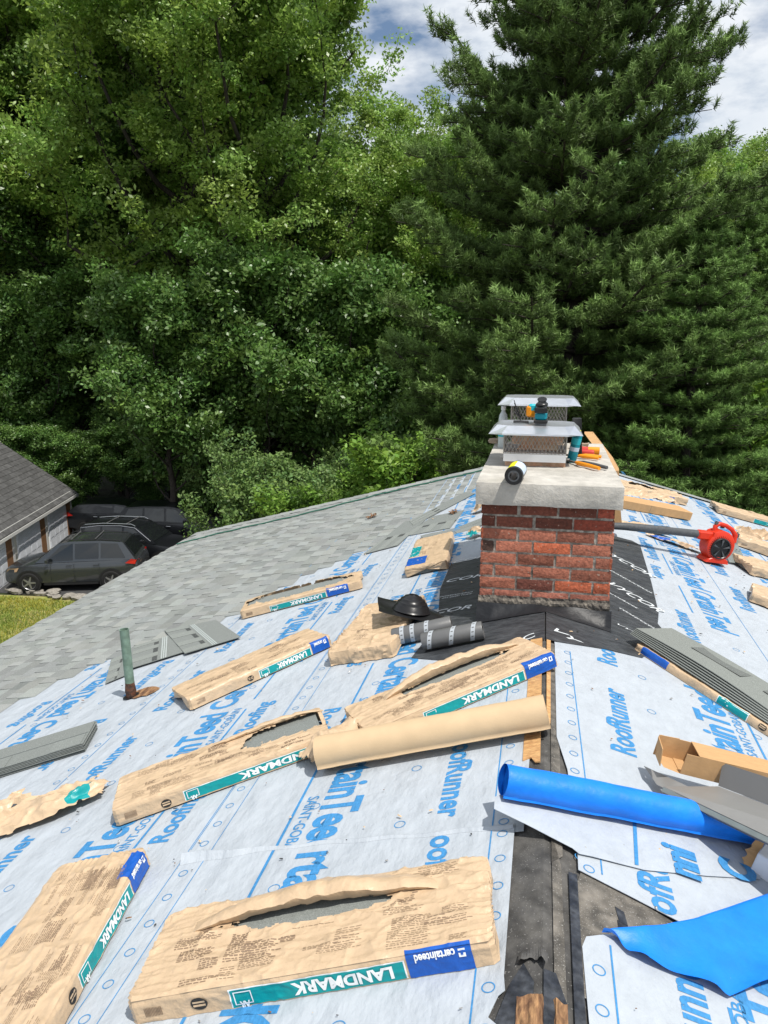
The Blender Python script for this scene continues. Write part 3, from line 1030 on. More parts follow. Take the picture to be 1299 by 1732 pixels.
# ------------------------------------------------------------------ wrapped shingle bundles
def ridged(p):
    return 1 - 2 * abs(noise.noise(p))
DH = [0]
def bundle(name, label, side, p0, p1, D=.33, H=.085, seed=0, wr=.0042, opening=None, teal=None, royal=None, badge=None, blocks=26, nu=110, nv=56, Lfix=None, group='wrapped bundles of shingles lying on the roof',
           text=True, cut_end=None, topteal=None, lift=.014, yawd=0, sag=0.0, thin_end=None, cat='shingle bundle'):
    M4, L = frame(side, p0, p1, lift)
    H0_, H = H, H * .80
    dv = lambda v: v * .80 if v <= H0_ else v - H0_ + H
    if opening:
        opening = [(a, dv(b), c, d, e) for a, b, c, d, e in opening]
    if teal:
        teal = (teal[0], teal[1], dv(teal[2]), dv(teal[3]))
    if royal:
        royal = (royal[0], royal[1], dv(royal[2]), dv(royal[3]))
    if badge:
        badge = (badge[0], badge[1] * .8, badge[2] * .85)
    DH[0] = H0_ - H
    if yawd:
        M4 = M4 @ Matrix.Rotation(RAD(yawd), 4, 'Z')
    if Lfix:
        L = Lfix
    t = thing(name, label, cat, M4, group)
    P = 2 * H + D
    rc = .014
    def base(u, v):
        """point and outward normal of the clean wrapper"""
        if v < H:
            y, z, n_ = 0, v, Vector((0, -1, 0))
        elif v < H + D:
            y, z, n_ = v - H, H, Vector((0, 0, 1))
        else:
            y, z, n_ = D, H - (v - H - D), Vector((0, 1, 0))
        # round the two long top edges
        for ce in (H, H + D):
            d = v - ce
            if abs(d) < rc:
                f = d / rc
                k_ = (1 - abs(f)) * rc * .42
                if ce == H:
                    y += k_ * (.8 if d < 0 else .3); z -= k_ * (.3 if d < 0 else .8)
                    n_ = Vector((0, -1 + (f + 1) / 2, (f + 1) / 2)).normalized()
                else:
                    y -= k_ * (.3 if d < 0 else .8); z -= k_ * (.8 if d < 0 else .3)
                    n_ = Vector((0, (f + 1) / 2, 1 - (f + 1) / 2)).normalized()
        return Vector((u, y, z)), n_
    def surf(u, v, off=0):
        p, n_ = base(u, v)
        q = Vector((u * 5.5, p.y * 9, p.z * 9 + seed * 7.3))
        r1 = ridged(q + Vector((.25 * noise.noise(q * 3), .4 * noise.noise(q * 2), 0)))
        r2 = ridged(q * 2.6 + Vector((3, 1, 0)))
        w_ = wr * (1.1 * max(0, r1) ** 5 + .25 * noise.noise(q * .7)) + wr * .55 * max(0, r2) ** 4 + wr * .45 * max(0, ridged(Vector((u * 7, p.y * 38, p.z * 38 + seed)))) ** 2
        if v < H and teal:
            w_ *= .45
        # pinches towards the two ends
        e = min(u, L - u)
        if e < .10:
            w_ += wr * (1 - e / .10) * ridged(Vector((e * 4, p.y * 45, p.z * 60 + seed)))
            w_ -= .006 * (1 - e / .10) ** 2
        z_s = 0
        if opening:
            for (ou, ov, ru, rv, hh) in opening:
                du = (u - ou) / ru
                dv = (v - ov) / rv
                if abs(du) < 1.15:
                    side_ = 1 if dv > 0 else .35
                    w_ += hh * side_ * max(0, 1 - du * du / 1.3) * math.exp(-((abs(dv) - 1.0) * 1.5) ** 2)
        if sag:
            z_s = -sag * math.sin(math.pi * u / L)
        if thin_end and u > thin_end[0]:
            w_ += thin_end[1] * (u - thin_end[0]) / (L - thin_end[0]) * -1
        return p + n_ * (w_ + off) + Vector((0, 0, z_s)), n_
    mb = MB()
    vs = []
    for i in range(nu + 1):
        u = L * i / nu
        for j in range(nv + 1):
            v = P * j / nv
            p, n_ = surf(u, v)
            vs.append(p)
    fs = []
    for i in range(nu):
        uc = L * (i + .5) / nu
        if cut_end and uc > cut_end + .03 * noise.noise(Vector((0, i, seed))):
            continue
        for j in range(nv):
            vc = P * (j + .5) / nv
            skip = False
            if opening:
                for (ou, ov, ru, rv, hh) in opening:
                    rag = .5 * noise.noise(Vector((uc * 14, vc * 20, seed))) + .35 * noise.noise(Vector((uc * 45, vc * 60, seed)))
                    if ((uc - ou) / ru) ** 2 + ((vc - ov) / rv) ** 2 < 1 + rag:
                        skip = True
            if cut_end:
                if uc > cut_end + .04 * noise.noise(Vector((vc * 25, 3, seed))) + .02 * noise.noise(Vector((vc * 90, 1, 0))):
                    skip = True
            if not skip:
                fs.append((i * (nv + 1) + j, (i + 1) * (nv + 1) + j, (i + 1) * (nv + 1) + j + 1, i * (nv + 1) + j + 1))
    mb.add(vs, fs, 'kraft')
    # folded end caps
    for e_ in (0, 1):
        if cut_end and e_:
            continue
        i = 0 if e_ == 0 else nu
        ring = [vs[i * (nv + 1) + j] for j in range(nv + 1)]
        cen = Vector((ring[0].x, D / 2, H * .5))
        sgn = -1 if e_ == 0 else 1
        rv = list(ring)
        rings = [ring]
        for q, (sc_, dx) in enumerate(((.94, .010), (.66, .014), (.33, .009), (.05, .004))):
            rr_ = []
            for j, p in enumerate(ring):
                d_ = p - cen
                zz_ = d_.z * (sc_ if q else .97)
                c_ = Vector((cen.x + sgn * (dx + .006 * ridged(Vector((j * .35, q * 1.3, seed)))), cen.y + d_.y * sc_, cen.z + zz_))
                rr_.append(c_)
            rings.append(rr_)
        allv = [p for r_ in rings for p in r_]
        n1 = nv + 1
        ff = []
        for q in range(len(rings) - 1):
            for j in range(nv):
                a_, b_, c_, d2 = q * n1 + j, q * n1 + j + 1, (q + 1) * n1 + j + 1, (q + 1) * n1 + j
                ff.append((a_, b_, c_, d2) if e_ else (d2, c_, b_, a_))
        mb.add(allv, ff, 'kraft')
    w_o = mb.build('paper_wrapper', t)
    smooth_angle(w_o, 42)
    # the shingles inside
    st = MB()
    lay = 7
    rr = random.Random(seed + 40)
    for k in range(lay):
        z0_ = .002 + (H - .012) * k / lay
        g0 = rr.uniform(.8, 1.15)
        st.box((.012 + rr.random() * .006, .010 + rr.random() * .004, z0_), ((cut_end + .06 if cut_end and cut_end > L * .8 else L - .012) - rr.random() * .006, D - .012, z0_ + (H - .012) / lay * .84), 'shingle_loose', None, (g0, g0, g0))
    s_o = st.build('shingle_stack', t)
    def patch(nm, u0, u1, v0, v1, m, off=.0012, nn=None):
        a_ = max(2, int((u1 - u0) / (L / nu))); b_ = max(2, int((v1 - v0) / (P / nv) * 1.5))
        pm = MB()
        pv = []
        for i in range(a_ + 1):
            for j in range(b_ + 1):
                pv.append(surf(u0 + (u1 - u0) * i / a_, v0 + (v1 - v0) * j / b_, off)[0])
        pm.add(pv, [(i * (b_ + 1) + j, (i + 1) * (b_ + 1) + j, (i + 1) * (b_ + 1) + j + 1, i * (b_ + 1) + j + 1) for i in range(a_) for j in range(b_)], m)
        return pm
    if teal:
        u0, u1, v0, v1 = teal
        pm = patch('teal', u0, u1, v0, v1, 'teal')
        pm2 = patch('x', u0 - .004, u1 + .004, v0, v1 + .003, 'white_print', .0006)
        pm.add(pm2.v, pm2.f, 'white_print')
        lo_ = pm.build('teal_label', w_o, True)
        tx = MB()
        if text:
            def lay_text(txt, ua, ub, vb, cap, m='white_print', bold=.04):
                v_, f_ = glyphs(txt, bold, 0)
                tx.add([surf(ua + (ub - ua) * a_, vb - cap * b_, .0030)[0] for a_, b_ in v_], f_, m)
            hh = v1 - v0
            lay_text('LANDMARK', u1 - .03, u1 - .03 - (u1 - u0) * .58, v1 - hh * .16, hh * .66)
            # small boxed mark and its letters
            bx0, bx1 = u0 + .008, u0 + .058
            for (a_, b_, c_, d_) in ((bx0, bx1, v0 + hh * .14, v0 + hh * .20), (bx0, bx1, v0 + hh * .84, v0 + hh * .90), (bx0, bx0 + .003, v0 + hh * .14, v0 + hh * .9), (bx1 - .003, bx1, v0 + hh * .14, v0 + hh * .9)):
                tx.add([surf(a_, c_, .0030)[0], surf(b_, c_, .0030)[0], surf(b_, d_, .0030)[0], surf(a_, d_, .0030)[0]], [(0, 1, 2, 3)], 'white_print')
            lay_text('AR', bx1 - .010, bx0 + .012, v0 + hh * .30, hh * .40)
            tx.build('lettering', lo_)
    if royal:
        u0, u1, v0, v1 = royal
        pm = patch('royal', u0, u1, v0, v1, 'royal')
        lo_ = pm.build('blue_label', w_o, True)
        if text:
            tx = MB()
            v_, f_ = glyphs('certainteed', .03, 0)
            vb = min(v1 - .012, H * .98)
            cap = min(.020, (v1 - v0) * .30)
            ua, ub = u1 - .042, u0 + .022
            tx.add([surf(ua + (ub - ua) * a_, vb - .004 - cap * b_, .0030)[0] for a_, b_ in v_], f_, 'white_print')
            q = [(u1 - .016, vb - .006), (u1 - .034, vb - .006), (u1 - .034, vb - .006 - cap * 1.1), (u1 - .016, vb - .006 - cap * 1.1)]
            tx.add([surf(a_, b_, .0030)[0] for a_, b_ in q], [(0, 1, 2, 3)], 'white_print')
            q = [(u1 - .022, vb - .010), (u1 - .028, vb - .010), (u1 - .028, vb - .004 - cap * .9), (u1 - .022, vb - .004 - cap * .9)]
            tx.add([surf(a_, b_, .0036)[0] for a_, b_ in q], [(0, 1, 2, 3)], 'royal')
            tx.build('lettering', lo_)
    pr_ = MB()
    if badge:
        bu, bv, br = badge
        n_ = 22
        pr_.add([surf(bu, bv, .0018)[0]] + [surf(bu + br * 1.15 * math.cos(2 * math.pi * k / n_), bv + br * .95 * math.sin(2 * math.pi * k / n_), .0018)[0] for k in range(n_)], [(0, 1 + k, 1 + (k + 1) % n_) for k in range(n_)], 'black_print')
        for dz_ in (-.25, .25):
            pr_.add([surf(bu + a_ * br, bv + (b_ + dz_) * br, .0026)[0] for a_, b_ in ((-.85, -.14), (.85, -.14), (.85, .14), (-.85, .14))], [(0, 1, 2, 3)], 'kraft')
    rr = random.Random(seed + 5)
    def in_open(u, v):
        return bool(opening) and any(((u - ou) / (ru * 1.2)) ** 2 + ((v - ov) / (rv * 1.5)) ** 2 < 1.1 for (ou, ov, ru, rv, hh) in opening) or (cut_end and u > cut_end - .04)
    for b_ in range(blocks):
        bw = rr.uniform(.04, .13)
        u0 = rr.uniform(.03, max(.04, L - bw - .03))
        v0 = rr.uniform(H + .02, H + D - .06)
        nl = rr.randint(3, 9)
        sp = rr.choice((.0052, .0062, .0075))
        kind_ = rr.random()
        for q in range(nl):
            v_ = v0 + q * sp
            if v_ > H + D - .015:
                break
            u_ = u0
            while u_ < u0 + bw * rr.uniform(.7, 1):
                wd = rr.uniform(.004, .018)
                th = .0017 if kind_ < .75 else .0034
                if not in_open(u_, v_):
                    pr_.add([surf(u_, v_, .0011)[0], surf(u_ + wd, v_, .0011)[0], surf(u_ + wd, v_ + th, .0011)[0], surf(u_, v_ + th, .0011)[0]], [(0, 1, 2, 3)], 'kraft_print')
                u_ += wd + rr.uniform(.002, .005)
    # bar code and a line of type on the front face
    for q in range(12):
        u_ = .03 + q * .0042
        if H > .05 and blocks > 5:
            pr_.add([surf(u_, H * .25, .0013)[0], surf(u_ + .0022, H * .25, .0013)[0], surf(u_ + .0022, H * .62, .0013)[0], surf(u_, H * .62, .0013)[0]], [(0, 1, 2, 3)], 'kraft_print')
    if pr_.v:
        pr_.build('small_print', w_o)
    return t, surf, L

# A: nearest bundle, slit open along its top
tA, sA, LA = bundle('shingle_bundle', 'big open wrapped shingle bundle nearest the camera, its paper slit along the top', 'L', (-1.045, 1.53), (-.115, 1.655), .35, .088, 1,
       opening=[(.45, .088 + .225, .24, .036, .004)], teal=(.275, .745, .004, .066), royal=(.755, .925, .002, .098), badge=(.185, .040, .024), blocks=40, nu=230, nv=110, wr=.0056)
# raised paper lip rolled back from the slit
def lip(t, surf, u0, u1, v, wmax, m='kraft', seed=0, n=56, hmax=.045, parent=None):
    """paper pushed up into a standing fold behind the slit"""
    mb = MB()
    vs = []
    prof = ((-.004, -.004), (-.010, .35), (-.012, .70), (-.004, .95), (.008, 1.0), (.020, .82), (.030, .55), (.040, .25), (.052, -.08))
    for i in range(n + 1):
        f = i / n
        u = u0 + (u1 - u0) * f
        env = math.sin(math.pi * min(1, max(0, f))) ** .6
        h = hmax * env * (1 + .35 * noise.noise(Vector((f * 7, seed, 0))) + .12 * noise.noise(Vector((f * 24, seed, 0))))
        p, nn = surf(u, v(f) - DH[0], 0)
        for j, (yy, zz) in enumerate(prof):
            wob = .005 * ridged(Vector((u * 14, j * .5, seed))) * env + .0025 * ridged(Vector((u * 45, j * .9, seed))) * env
            sc_ = (wmax / .052) * (.35 + .65 * env)
            vs.append(Vector((p.x + .004 * noise.noise(Vector((u * 20, j, seed))), p.y + yy * sc_ + wob * .6, p.z + zz * h + wob * .4)))
    k_ = len(prof)
    mb.add(vs, [(i * k_ + j, (i + 1) * k_ + j, (i + 1) * k_ + j + 1, i * k_ + j + 1) for i in range(n) for j in range(k_ - 1)], m)
    o = mb.build('torn_flap', t)
    return smooth_angle(o, 38)
lip(tA, sA, .10, .84, lambda f: .088 + .235 + .020 * math.sin(math.pi * f), .10, seed=2, hmax=.046)

# B: lower left bundle
bundle('shingle_bundle', 'sealed wrapped shingle bundle at the lower left corner, its long label facing the ridge', 'L', (-1.225, 1.21), (-1.395, 2.235), .345, .082, 2,
       opening=[(.30, .082 + .20, .035, .006, .004)], teal=(.46, .865, .004, .060), royal=(.875, 1.025, .002, .125), badge=(.405, .034, .024), blocks=60, wr=.0052, nu=180, nv=90)
# C: middle bundle with exposed shingles at its right end
tC, sC, LC = bundle('shingle_bundle', 'torn wrapped shingle bundle left of the tan roll, grey shingles showing at its right end', 'L', (-1.69, 2.52), (-.895, 2.915), .335, .088, 3,
       opening=[(.80, .088 + .20, .26, .085, .006)], teal=(.28, .90, .006, .058), badge=(.20, .030, .022), blocks=34, nu=190, nv=90)
lip(tC, sC, .40, .94, lambda f: .088 + .29 - .01 * f, .05, seed=5, hmax=.02)
# F: sealed bundle in the middle left
bundle('shingle_bundle', 'sealed tidy shingle bundle right of the vent pipe, end label bright blue', 'L', (-1.885, 3.615), (-1.265, 4.24), .33, .082, 4,
       teal=(.42, .76, .004, .058), royal=(.77, .89, .002, .105), badge=(.36, .034, .020), blocks=18, wr=.005, nu=80, nv=44)
# G: open thin bundle at the shingle edge
tG, sG, LG = bundle('shingle_bundle', 'torn open shingle bundle beside the finished shingles, paper peeled off its top', 'L', (-2.235, 5.22), (-1.36, 5.42), .33, .075, 5,
       opening=[(.42, .075 + .20, .42, .13, .010)], teal=(.22, .66, .004, .052), royal=(.67, .84, .002, .085), blocks=6, nu=80, nv=44)
# K: bundle behind the tan roll
tK, sK, LK = bundle('shingle_bundle', 'half open shingle bundle behind the tan roll, its paper pulled up along the back', 'L', (-.70, 2.90), (.055, 3.405), .34, .085, 6,
       opening=[(.52, .085 + .225, .27, .040, .003)], teal=(.25, .76, .004, .060), royal=(.77, .935, .002, .115), blocks=40, nu=190, nv=90)
lip(tK, sK, .16, .88, lambda f: .085 + .235 + .03 * math.sin(math.pi * f), .095, seed=9, hmax=.055)
# H: plain bundle end
bundle('shingle_bundle', 'plain crumpled brown bundle with no label, under the black pipe boot', 'L', (-1.17, 3.92), (-.81, 3.89), .80, .095, 7, blocks=5, wr=.010, nu=60, nv=90)
# N: bundle lying end-on beside the chimney
bundle('shingle_bundle', 'small sealed bundle end-on near the chimney, teal and blue label on top', 'L', (-.70, 5.50), (-.76, 6.42), .33, .085, 8, blocks=10, nu=70, nv=44,
       teal=(.30, .60, .085 + .245, .085 + .325), royal=(.05, .26, .085 + .17, .085 + .325), text=False, wr=.004)
# right slope, far side
bundle('shingle_bundle', 'wrapped bundle farthest right on the rear edge of the roof', 'R', (2.02, 9.50), (3.0, 9.62), .33, .085, 9, blocks=6, nu=60, nv=40, teal=(.42, .8, .004, .06), text=False, group='wrapped bundles beyond the leaf blower', wr=.007)
bundle('shingle_bundle', 'crumpled wrapped bundle at the right border, level with the blower body', 'R', (1.86, 7.85), (2.80, 7.55), .34, .09, 10, blocks=6, nu=60, nv=40, teal=(.5, .85, .004, .05), text=False, group='wrapped bundles beyond the leaf blower', wr=.012, opening=[(.4, .30, .12, .03, .03)])
bundle('shingle_bundle', 'wrapped bundle end at the right border under the bent metal piece', 'R', (1.72, 6.72), (2.5, 7.0), .33, .085, 11, blocks=3, nu=60, nv=40, text=False, group='wrapped bundles beyond the leaf blower', wr=.008)
bundle('shingle_bundle', 'small brown bundle end at the right border below the others', 'R', (1.50, 5.82), (2.3, 5.62), .33, .085, 12, blocks=3, nu=60, nv=40, text=False, group='wrapped bundles beyond the leaf blower', wr=.008)
bundle('shingle_bundle', 'open bundle behind the chimney with a white and blue label on its side', 'R', (.70, 8.95), (1.62, 9.35), .33, .085, 13, blocks=2, nu=60, nv=40, teal=(.05, .45, .004, .055), royal=(.55, .85, .002, .075), text=False, group='wrapped bundles beyond the leaf blower', wr=.010, opening=[(.5, .25, .2, .05, .02)])

# ------------------------------------------------------------------ crumpled paper scraps
def crumple(name, label, side, c, yaw, w_, d_, amp, seed, label_cols=(), cat='torn wrapper', group='torn wrapping paper on the roof', arch=.04, shape=None, lift=.016, m='kraft'):
    p1 = (c[0] + math.cos(yaw), c[1] + math.sin(yaw))
    M4, _ = frame(side, c, p1, lift)
    mb = MB()
    nx_, ny_ = 64, 34
    def pt(i, j):
        u = (i / nx_ - .5); v = (j / ny_ - .5)
        q = Vector((u * w_ * 7, v * d_ * 8, seed * 3.1))
        z = amp * max(0, ridged(q * .8)) ** 2 * 1.3 + amp * .5 * max(0, ridged(q * 1.9)) ** 2 + arch * math.cos(u * math.pi) * math.cos(v * math.pi) + amp * .12 * ridged(q * 4)
        sx = u * w_ * (1 + .05 * noise.noise(q * .8)) + .03 * noise.noise(Vector((v * 5, seed, 0)))
        sy = v * d_ * (1 - .35 * (abs(u) * 2) ** 2) + .10 * d_ * noise.noise(Vector((u * 4, seed, 2))) - z * .3
        return Vector((sx, sy, max(.001, z)))
    vs = [pt(i, j) for i in range(nx_ + 1) for j in range(ny_ + 1)]
    groups = {}
    for i in range(nx_):
        for j in range(ny_):
            u = (i + .5) / nx_ - .5; v = (j + .5) / ny_ - .5
            e = max(abs(u), abs(v)) * 2 + .22 * noise.noise(Vector((u * 4, v * 4, seed))) + .05 * noise.noise(Vector((u * 16, v * 16, seed)))
            if shape and not shape(u, v):
                continue
            if e > .93:
                continue
            mm = m
            for (a, b, c_, d2, m2) in label_cols:
                if a < u < b and c_ < v < d2:
                    mm = m2
            groups.setdefault(mm, []).append((i * (ny_ + 1) + j, (i + 1) * (ny_ + 1) + j, (i + 1) * (ny_ + 1) + j + 1, i * (ny_ + 1) + j + 1))
    first = True
    b0 = None
    for mm, fs in groups.items():
        if b0 is None:
            mb.add(vs, fs, mm)
            b0 = 0
        else:
            k_ = mb.mi(mm)
            for f in fs:
                mb.f.append(f); mb.m.append(k_); mb.t.append((1, 1, 1))
    o = mb.build(name, None, True, None)
    o.matrix_world = M4
    smooth_angle(o, 50)
    return tag(o, label, cat, group)
crumple('torn_wrapper', 'torn empty wrapper with a teal patch, left of the middle bundle', 'L', (-2.17, 2.72), .55, .55, .26, .028, 1, [(.18, .36, -.42, .05, 'teal'), (.22, .26, -.2, -.12, 'white_print')], arch=.045)
crumple('torn_wrapper', 'scrap of torn wrapper cut off by the left border', 'L', (-2.44, 2.76), 1.2, .26, .16, .025, 2, [(-.5, -.3, -.5, .5, 'teal')], arch=.03)
crumple('torn_wrapper', 'loose pointed paper flap hanging between the middle bundle and the tan roll', 'L', (-.885, 2.935), 1.15, .36, .22, .022, 3, arch=.055, lift=.03)
crumple('torn_wrapper', 'long paper scrap lying behind the blower tube', 'R', (.85, 7.20), .35, .60, .16, .02, 4, arch=.03)
crumple('torn_wrapper', 'paper scrap under the blower tube next to the body', 'R', (1.14, 7.02), -.1, .55, .14, .022, 5, [(-.4, -.1, -.4, -.1, 'royal')], arch=.03)
crumple('torn_wrapper', 'crumpled paper heap at the right border beyond the blower', 'R', (2.30, 8.35), -.15, .75, .42, .05, 6, [(.2, .5, -.5, -.3, 'teal')], arch=.08)
crumple('torn_wrapper', 'paper laid along the cardboard carton behind the chimney', 'R', (1.02, 8.55), .55, .9, .2, .03, 7, arch=.04, lift=.09)
crumple('torn_wrapper', 'small torn scrap at the left edge of the chimney crown', 'L', (-.62, 7.35), .5, .17, .15, .04, 8, arch=.05)
crumple('torn_wrapper', 'small balled scrap against the left side of the chimney', 'L', (-.57, 6.35), .9, .16, .16, .04, 9, [(-.5, -.2, -.5, .5, 'teal')], arch=.07)
crumple('torn_wrapper', 'colourful torn wrapper at the right border beside the fanned shingles', 'R', (1.19, 4.03), -.5, .26, .17, .02, 10, [(-.5, -.25, -.5, .5, 'royal'), (-.1, .1, -.2, .4, 'white_print'), (.1, .5, -.5, 0, 'teal')], arch=.03)
def leaf_pile(label, x, y, r, seed):
    mb = MB()
    rr = random.Random(seed)
    for q in range(60):
        a = rr.random() * 6.28; d = r * rr.random() ** .6
        p = on('L', x + math.cos(a) * d * .8, y + math.sin(a) * d * 1.5, .022 + rr.random() * .02)
        s_ = rr.uniform(.008, .02)
        ax = Vector((rr.uniform(-1, 1), rr.uniform(-1, 1), rr.uniform(-.4, .4))).normalized()
        ay = ax.cross(Vector((0, 0, 1))).normalized()
        mb.add([p - ax * s_, p + ay * s_ * .6, p + ax * s_, p - ay * s_ * .6 + Vector((0, 0, .004))], [(0, 1, 2, 3)], 'dirt')
    o = mb.build('debris_clump')
    tag(o, label, 'debris', 'brown debris on the shingles')
leaf_pile('brown clump of debris on the finished shingles', -1.93, 8.35, .07, 1)
leaf_pile('brown clump of debris on the underlayment near the chimney', -.90, 7.55, .05, 2)

# ------------------------------------------------------------------ loose shingles
def loose(name, label, side, p0, p1, D, layers=1, H0=.012, seed=0, fan=0.0, group='loose shingles on the roof', warp=0.0, adhesive=True, gap=.005):
    M4, L = frame(side, p0, p1, H0)
    t = thing(name, label, 'shingles', M4, group)
    rr = random.Random(seed)
    for k in range(layers):
        mb = MB()
        z = k * gap
        ox, oy, rot = rr.uniform(-.006, .006) + fan * k, rr.uniform(-.004, .004), rr.uniform(-.006, .006)
        nx_ = 30
        g0 = rr.uniform(.92, 1.1)
        def slab(x0, x1, y0, y1, za, th, tint, m='shingle_loose'):
            vs = []
            n_ = max(1, int((x1 - x0) / L * nx_))
            for i in range(n_ + 1):
                x = x0 + (x1 - x0) * i / n_
                wz = warp * (1 - math.cos(math.pi * 2 * min(1, max(0, x / L)))) * .5
                for (yy, zz_) in ((y0, 0), (y1, 0), (y1, th), (y0, th)):
                    vs.append(Vector((x + ox - yy * rot, yy + oy + x * rot, z + za + zz_ + wz)))
            f = []
            for i in range(n_):
                for q in range(4):
                    f.append((i * 4 + q, (i + 1) * 4 + q, (i + 1) * 4 + (q + 1) % 4, i * 4 + (q + 1) % 4))
            f += [(3, 2, 1, 0), tuple(n_ * 4 + q for q in range(4))]
            mb.add(vs, f, m, tint)
        slab(0, L, 0, D, 0, .0035, (g0, g0, g0))
        if k == layers - 1:
            x = 0
            tg = rr.random() < .5
            while x < L - .02:
                wd = min(rr.uniform(.11, .24), L - x)
                if tg:
                    g1 = g0 * rr.uniform(1.0, 1.15)
                    slab(x + .001, x + wd, -.0005, D * .44, .0035, .003, (g1, g1, g1))
                tg = not tg
                x += wd
            if adhesive:
                slab(.005, L - .005, D * .47, D * .50, .0036, .0006, (.55, .58, .6))
        mb.build('shingle', t)
    return t
loose('shingle_stack', 'short stack of loose grey shingles at the left border', 'L', (-2.93, 3.08), (-2.36, 3.30), .30, 7, .008, 21, gap=.0075)
loose('loose_shingle', 'loose grey shingle with a pale adhesive stripe below the finished ones', 'L', (-2.29, 4.60), (-2.86, 5.35), -.34, 1, .022, 22) if False else None
def flat_shingle(label, side, corners, lift, seed, stripes=True):
    """single laminated shingle; corners a,b (exposed edge) c,d (upper edge) on the slope"""
    a, b, c, d = corners
    o0 = on(side, a[0], a[1], lift)
    def P_(u, v, h=0):
        x = (a[0] * (1 - u) + b[0] * u) * (1 - v) + (d[0] * (1 - u) + c[0] * u) * v
        y = (a[1] * (1 - u) + b[1] * u) * (1 - v) + (d[1] * (1 - u) + c[1] * u) * v
        return on(side, x, y, lift + h) - o0
    mb = MB()
    def q_(u0, u1, v0, v1, h, tint, th=.004, m='shingle_loose'):
        vs = [P_(u0, v0, h), P_(u1, v0, h), P_(u1, v1, h), P_(u0, v1, h), P_(u0, v0, h - th), P_(u1, v0, h - th), P_(u1, v1, h - th), P_(u0, v1, h - th)]
        mb.add(vs, [(0, 1, 2, 3), (4, 5, 1, 0), (5, 6, 2, 1), (6, 7, 3, 2), (7, 4, 0, 3)], m, tint)
    rr = random.Random(seed)
    q_(0, 1, 0, 1, 0, (1, 1, 1))
    x = 0
    tg = True
    while x < .98:
        wd = min(rr.uniform(.12, .22), 1 - x)
        if tg:
            q_(x, x + wd, 0, .45, .003, (1.15, 1.15, 1.13), .003)
        else:
            q_(x, x + wd, .36, .44, .0012, (.35, .35, .36), .001)
        tg = not tg
        x += wd
    if stripes:
        for v in (.50, .535, .57):
            q_(0, 1, v, v + .018, .0012, (2.0, 2.05, 2.1), .001)
    o = mb.build('loose_shingle')
    o.location = o0
    return tag(o, label, 'shingle', 'single shingles lying loose')
flat_shingle('loose shingle face up nearest the middle of the roof at the shingle edge', 'L', ((-2.93, 5.28), (-2.42, 4.60), (-2.06, 4.74), (-2.50, 5.30)), .026, 31)
flat_shingle('loose shingle face up beside the vent pipe, second of the two with pale stripes', 'L', ((-3.05, 5.02), (-2.80, 4.50), (-2.40, 4.68), (-2.66, 5.18)), .022, 32)
flat_shingle('loose dark shingle tucked behind the top of the vent pipe', 'L', ((-3.12, 4.80), (-2.86, 4.30), (-2.74, 4.42), (-2.96, 4.95)), .018, 33, False)
flat_shingle('loose grey shingle lying square on the underlayment left of the chimney', 'L', ((-1.30, 6.95), (-.86, 6.88), (-.80, 7.60), (-1.13, 7.63)), .016, 34, False)
flat_shingle('loose shingle lapping from the finished ones towards the chimney crown', 'L', ((-1.36, 7.60), (-1.28, 7.35), (-.76, 8.40), (-.90, 8.62)), .02, 35, False)
flat_shingle('long loose shingle lying up the last row of finished shingles', 'L', ((-1.60, 6.55), (-1.30, 6.62), (-1.17, 7.62), (-1.42, 7.66)), .018, 36, False)
loose('shingle_stack', 'few loose shingles warped across the slope to the left side of the chimney', 'L', (-1.02, 6.52), (-.44, 6.75), .26, 3, .012, 23, warp=-.02, gap=.007)
# fanned stack over a wrapped bundle on the right slope
bundle('shingle_bundle', 'opened wrapped bundle under the fanned loose shingles right of the chimney', 'R', (.475, 4.03), (1.18, 3.30), .34, .048, 14, blocks=3, royal=(.03, .20, .004, .058), teal=(.50, .66, .004, .055), badge=(.74, .03, .02), text=False, Lfix=1.05, nu=70, nv=40,
       group='wrapped bundles of shingles lying on the roof')
tt = thing('shingle_stack', 'fanned stack of loose grey shingles right of the chimney, dark edges bowing up', 'shingles', frame('R', (.455, 4.12), (1.15, 3.40), .062)[0], 'loose shingles on the roof')
rr = random.Random(77)
for k in range(6):
    mb = MB()
    n_ = 36
    L_ = 1.05
    D_ = .335
    vs = []
    sk = (k - 5) * .007
    for i in range(n_ + 1):
        f = i / n_
        x = L_ * f
        bow = (.008 + .0062 * k) + .018 * (k / 5) * math.sin(math.pi * min(1, f * 1.25)) - .012 * f
        for (y, z) in ((sk, bow), (sk + D_ * .47, bow * .8), (sk + D_, bow * .55 + k * .001), (sk + D_, bow * .55 + k * .001 + .0035), (sk + D_ * .47, bow * .8 + .0035), (sk, bow + .0035)):
            vs.append(Vector((x + rr.uniform(-.0005, .0005), y + f * .03 * (k / 5), z)))
    fs = [(i * 6 + q, (i + 1) * 6 + q, (i + 1) * 6 + (q + 1) % 6, i * 6 + (q + 1) % 6) for i in range(n_) for q in range(6)]
    fs += [(5, 4, 1, 0), (4, 3, 2, 1)]
    mb.add(vs, fs, 'shingle_loose', (1.05, 1.05, 1.03))
    if k == 5:
        # upper half without granule teeth and the two dark notches
        for (f0, f1, v0, v1, g_) in ((.22, .5, .52, .99, .72), (.62, .95, .52, .99, .75)):
            q = []
            for f in (f0, f1):
                bow = (.008 + .0062 * k) + .018 * math.sin(math.pi * min(1, f * 1.25)) - .012 * f
                for v in (v0, v1):
                    z = bow * (.8 if v < .9 else .55) + .0075
                    q.append(Vector((L_ * f, sk + D_ * v + f * .03, z)))
            mb.add(q, [(0, 2, 3, 1)], 'shingle_loose', (g_, g_, g_))
    mb.build('shingle', tt)

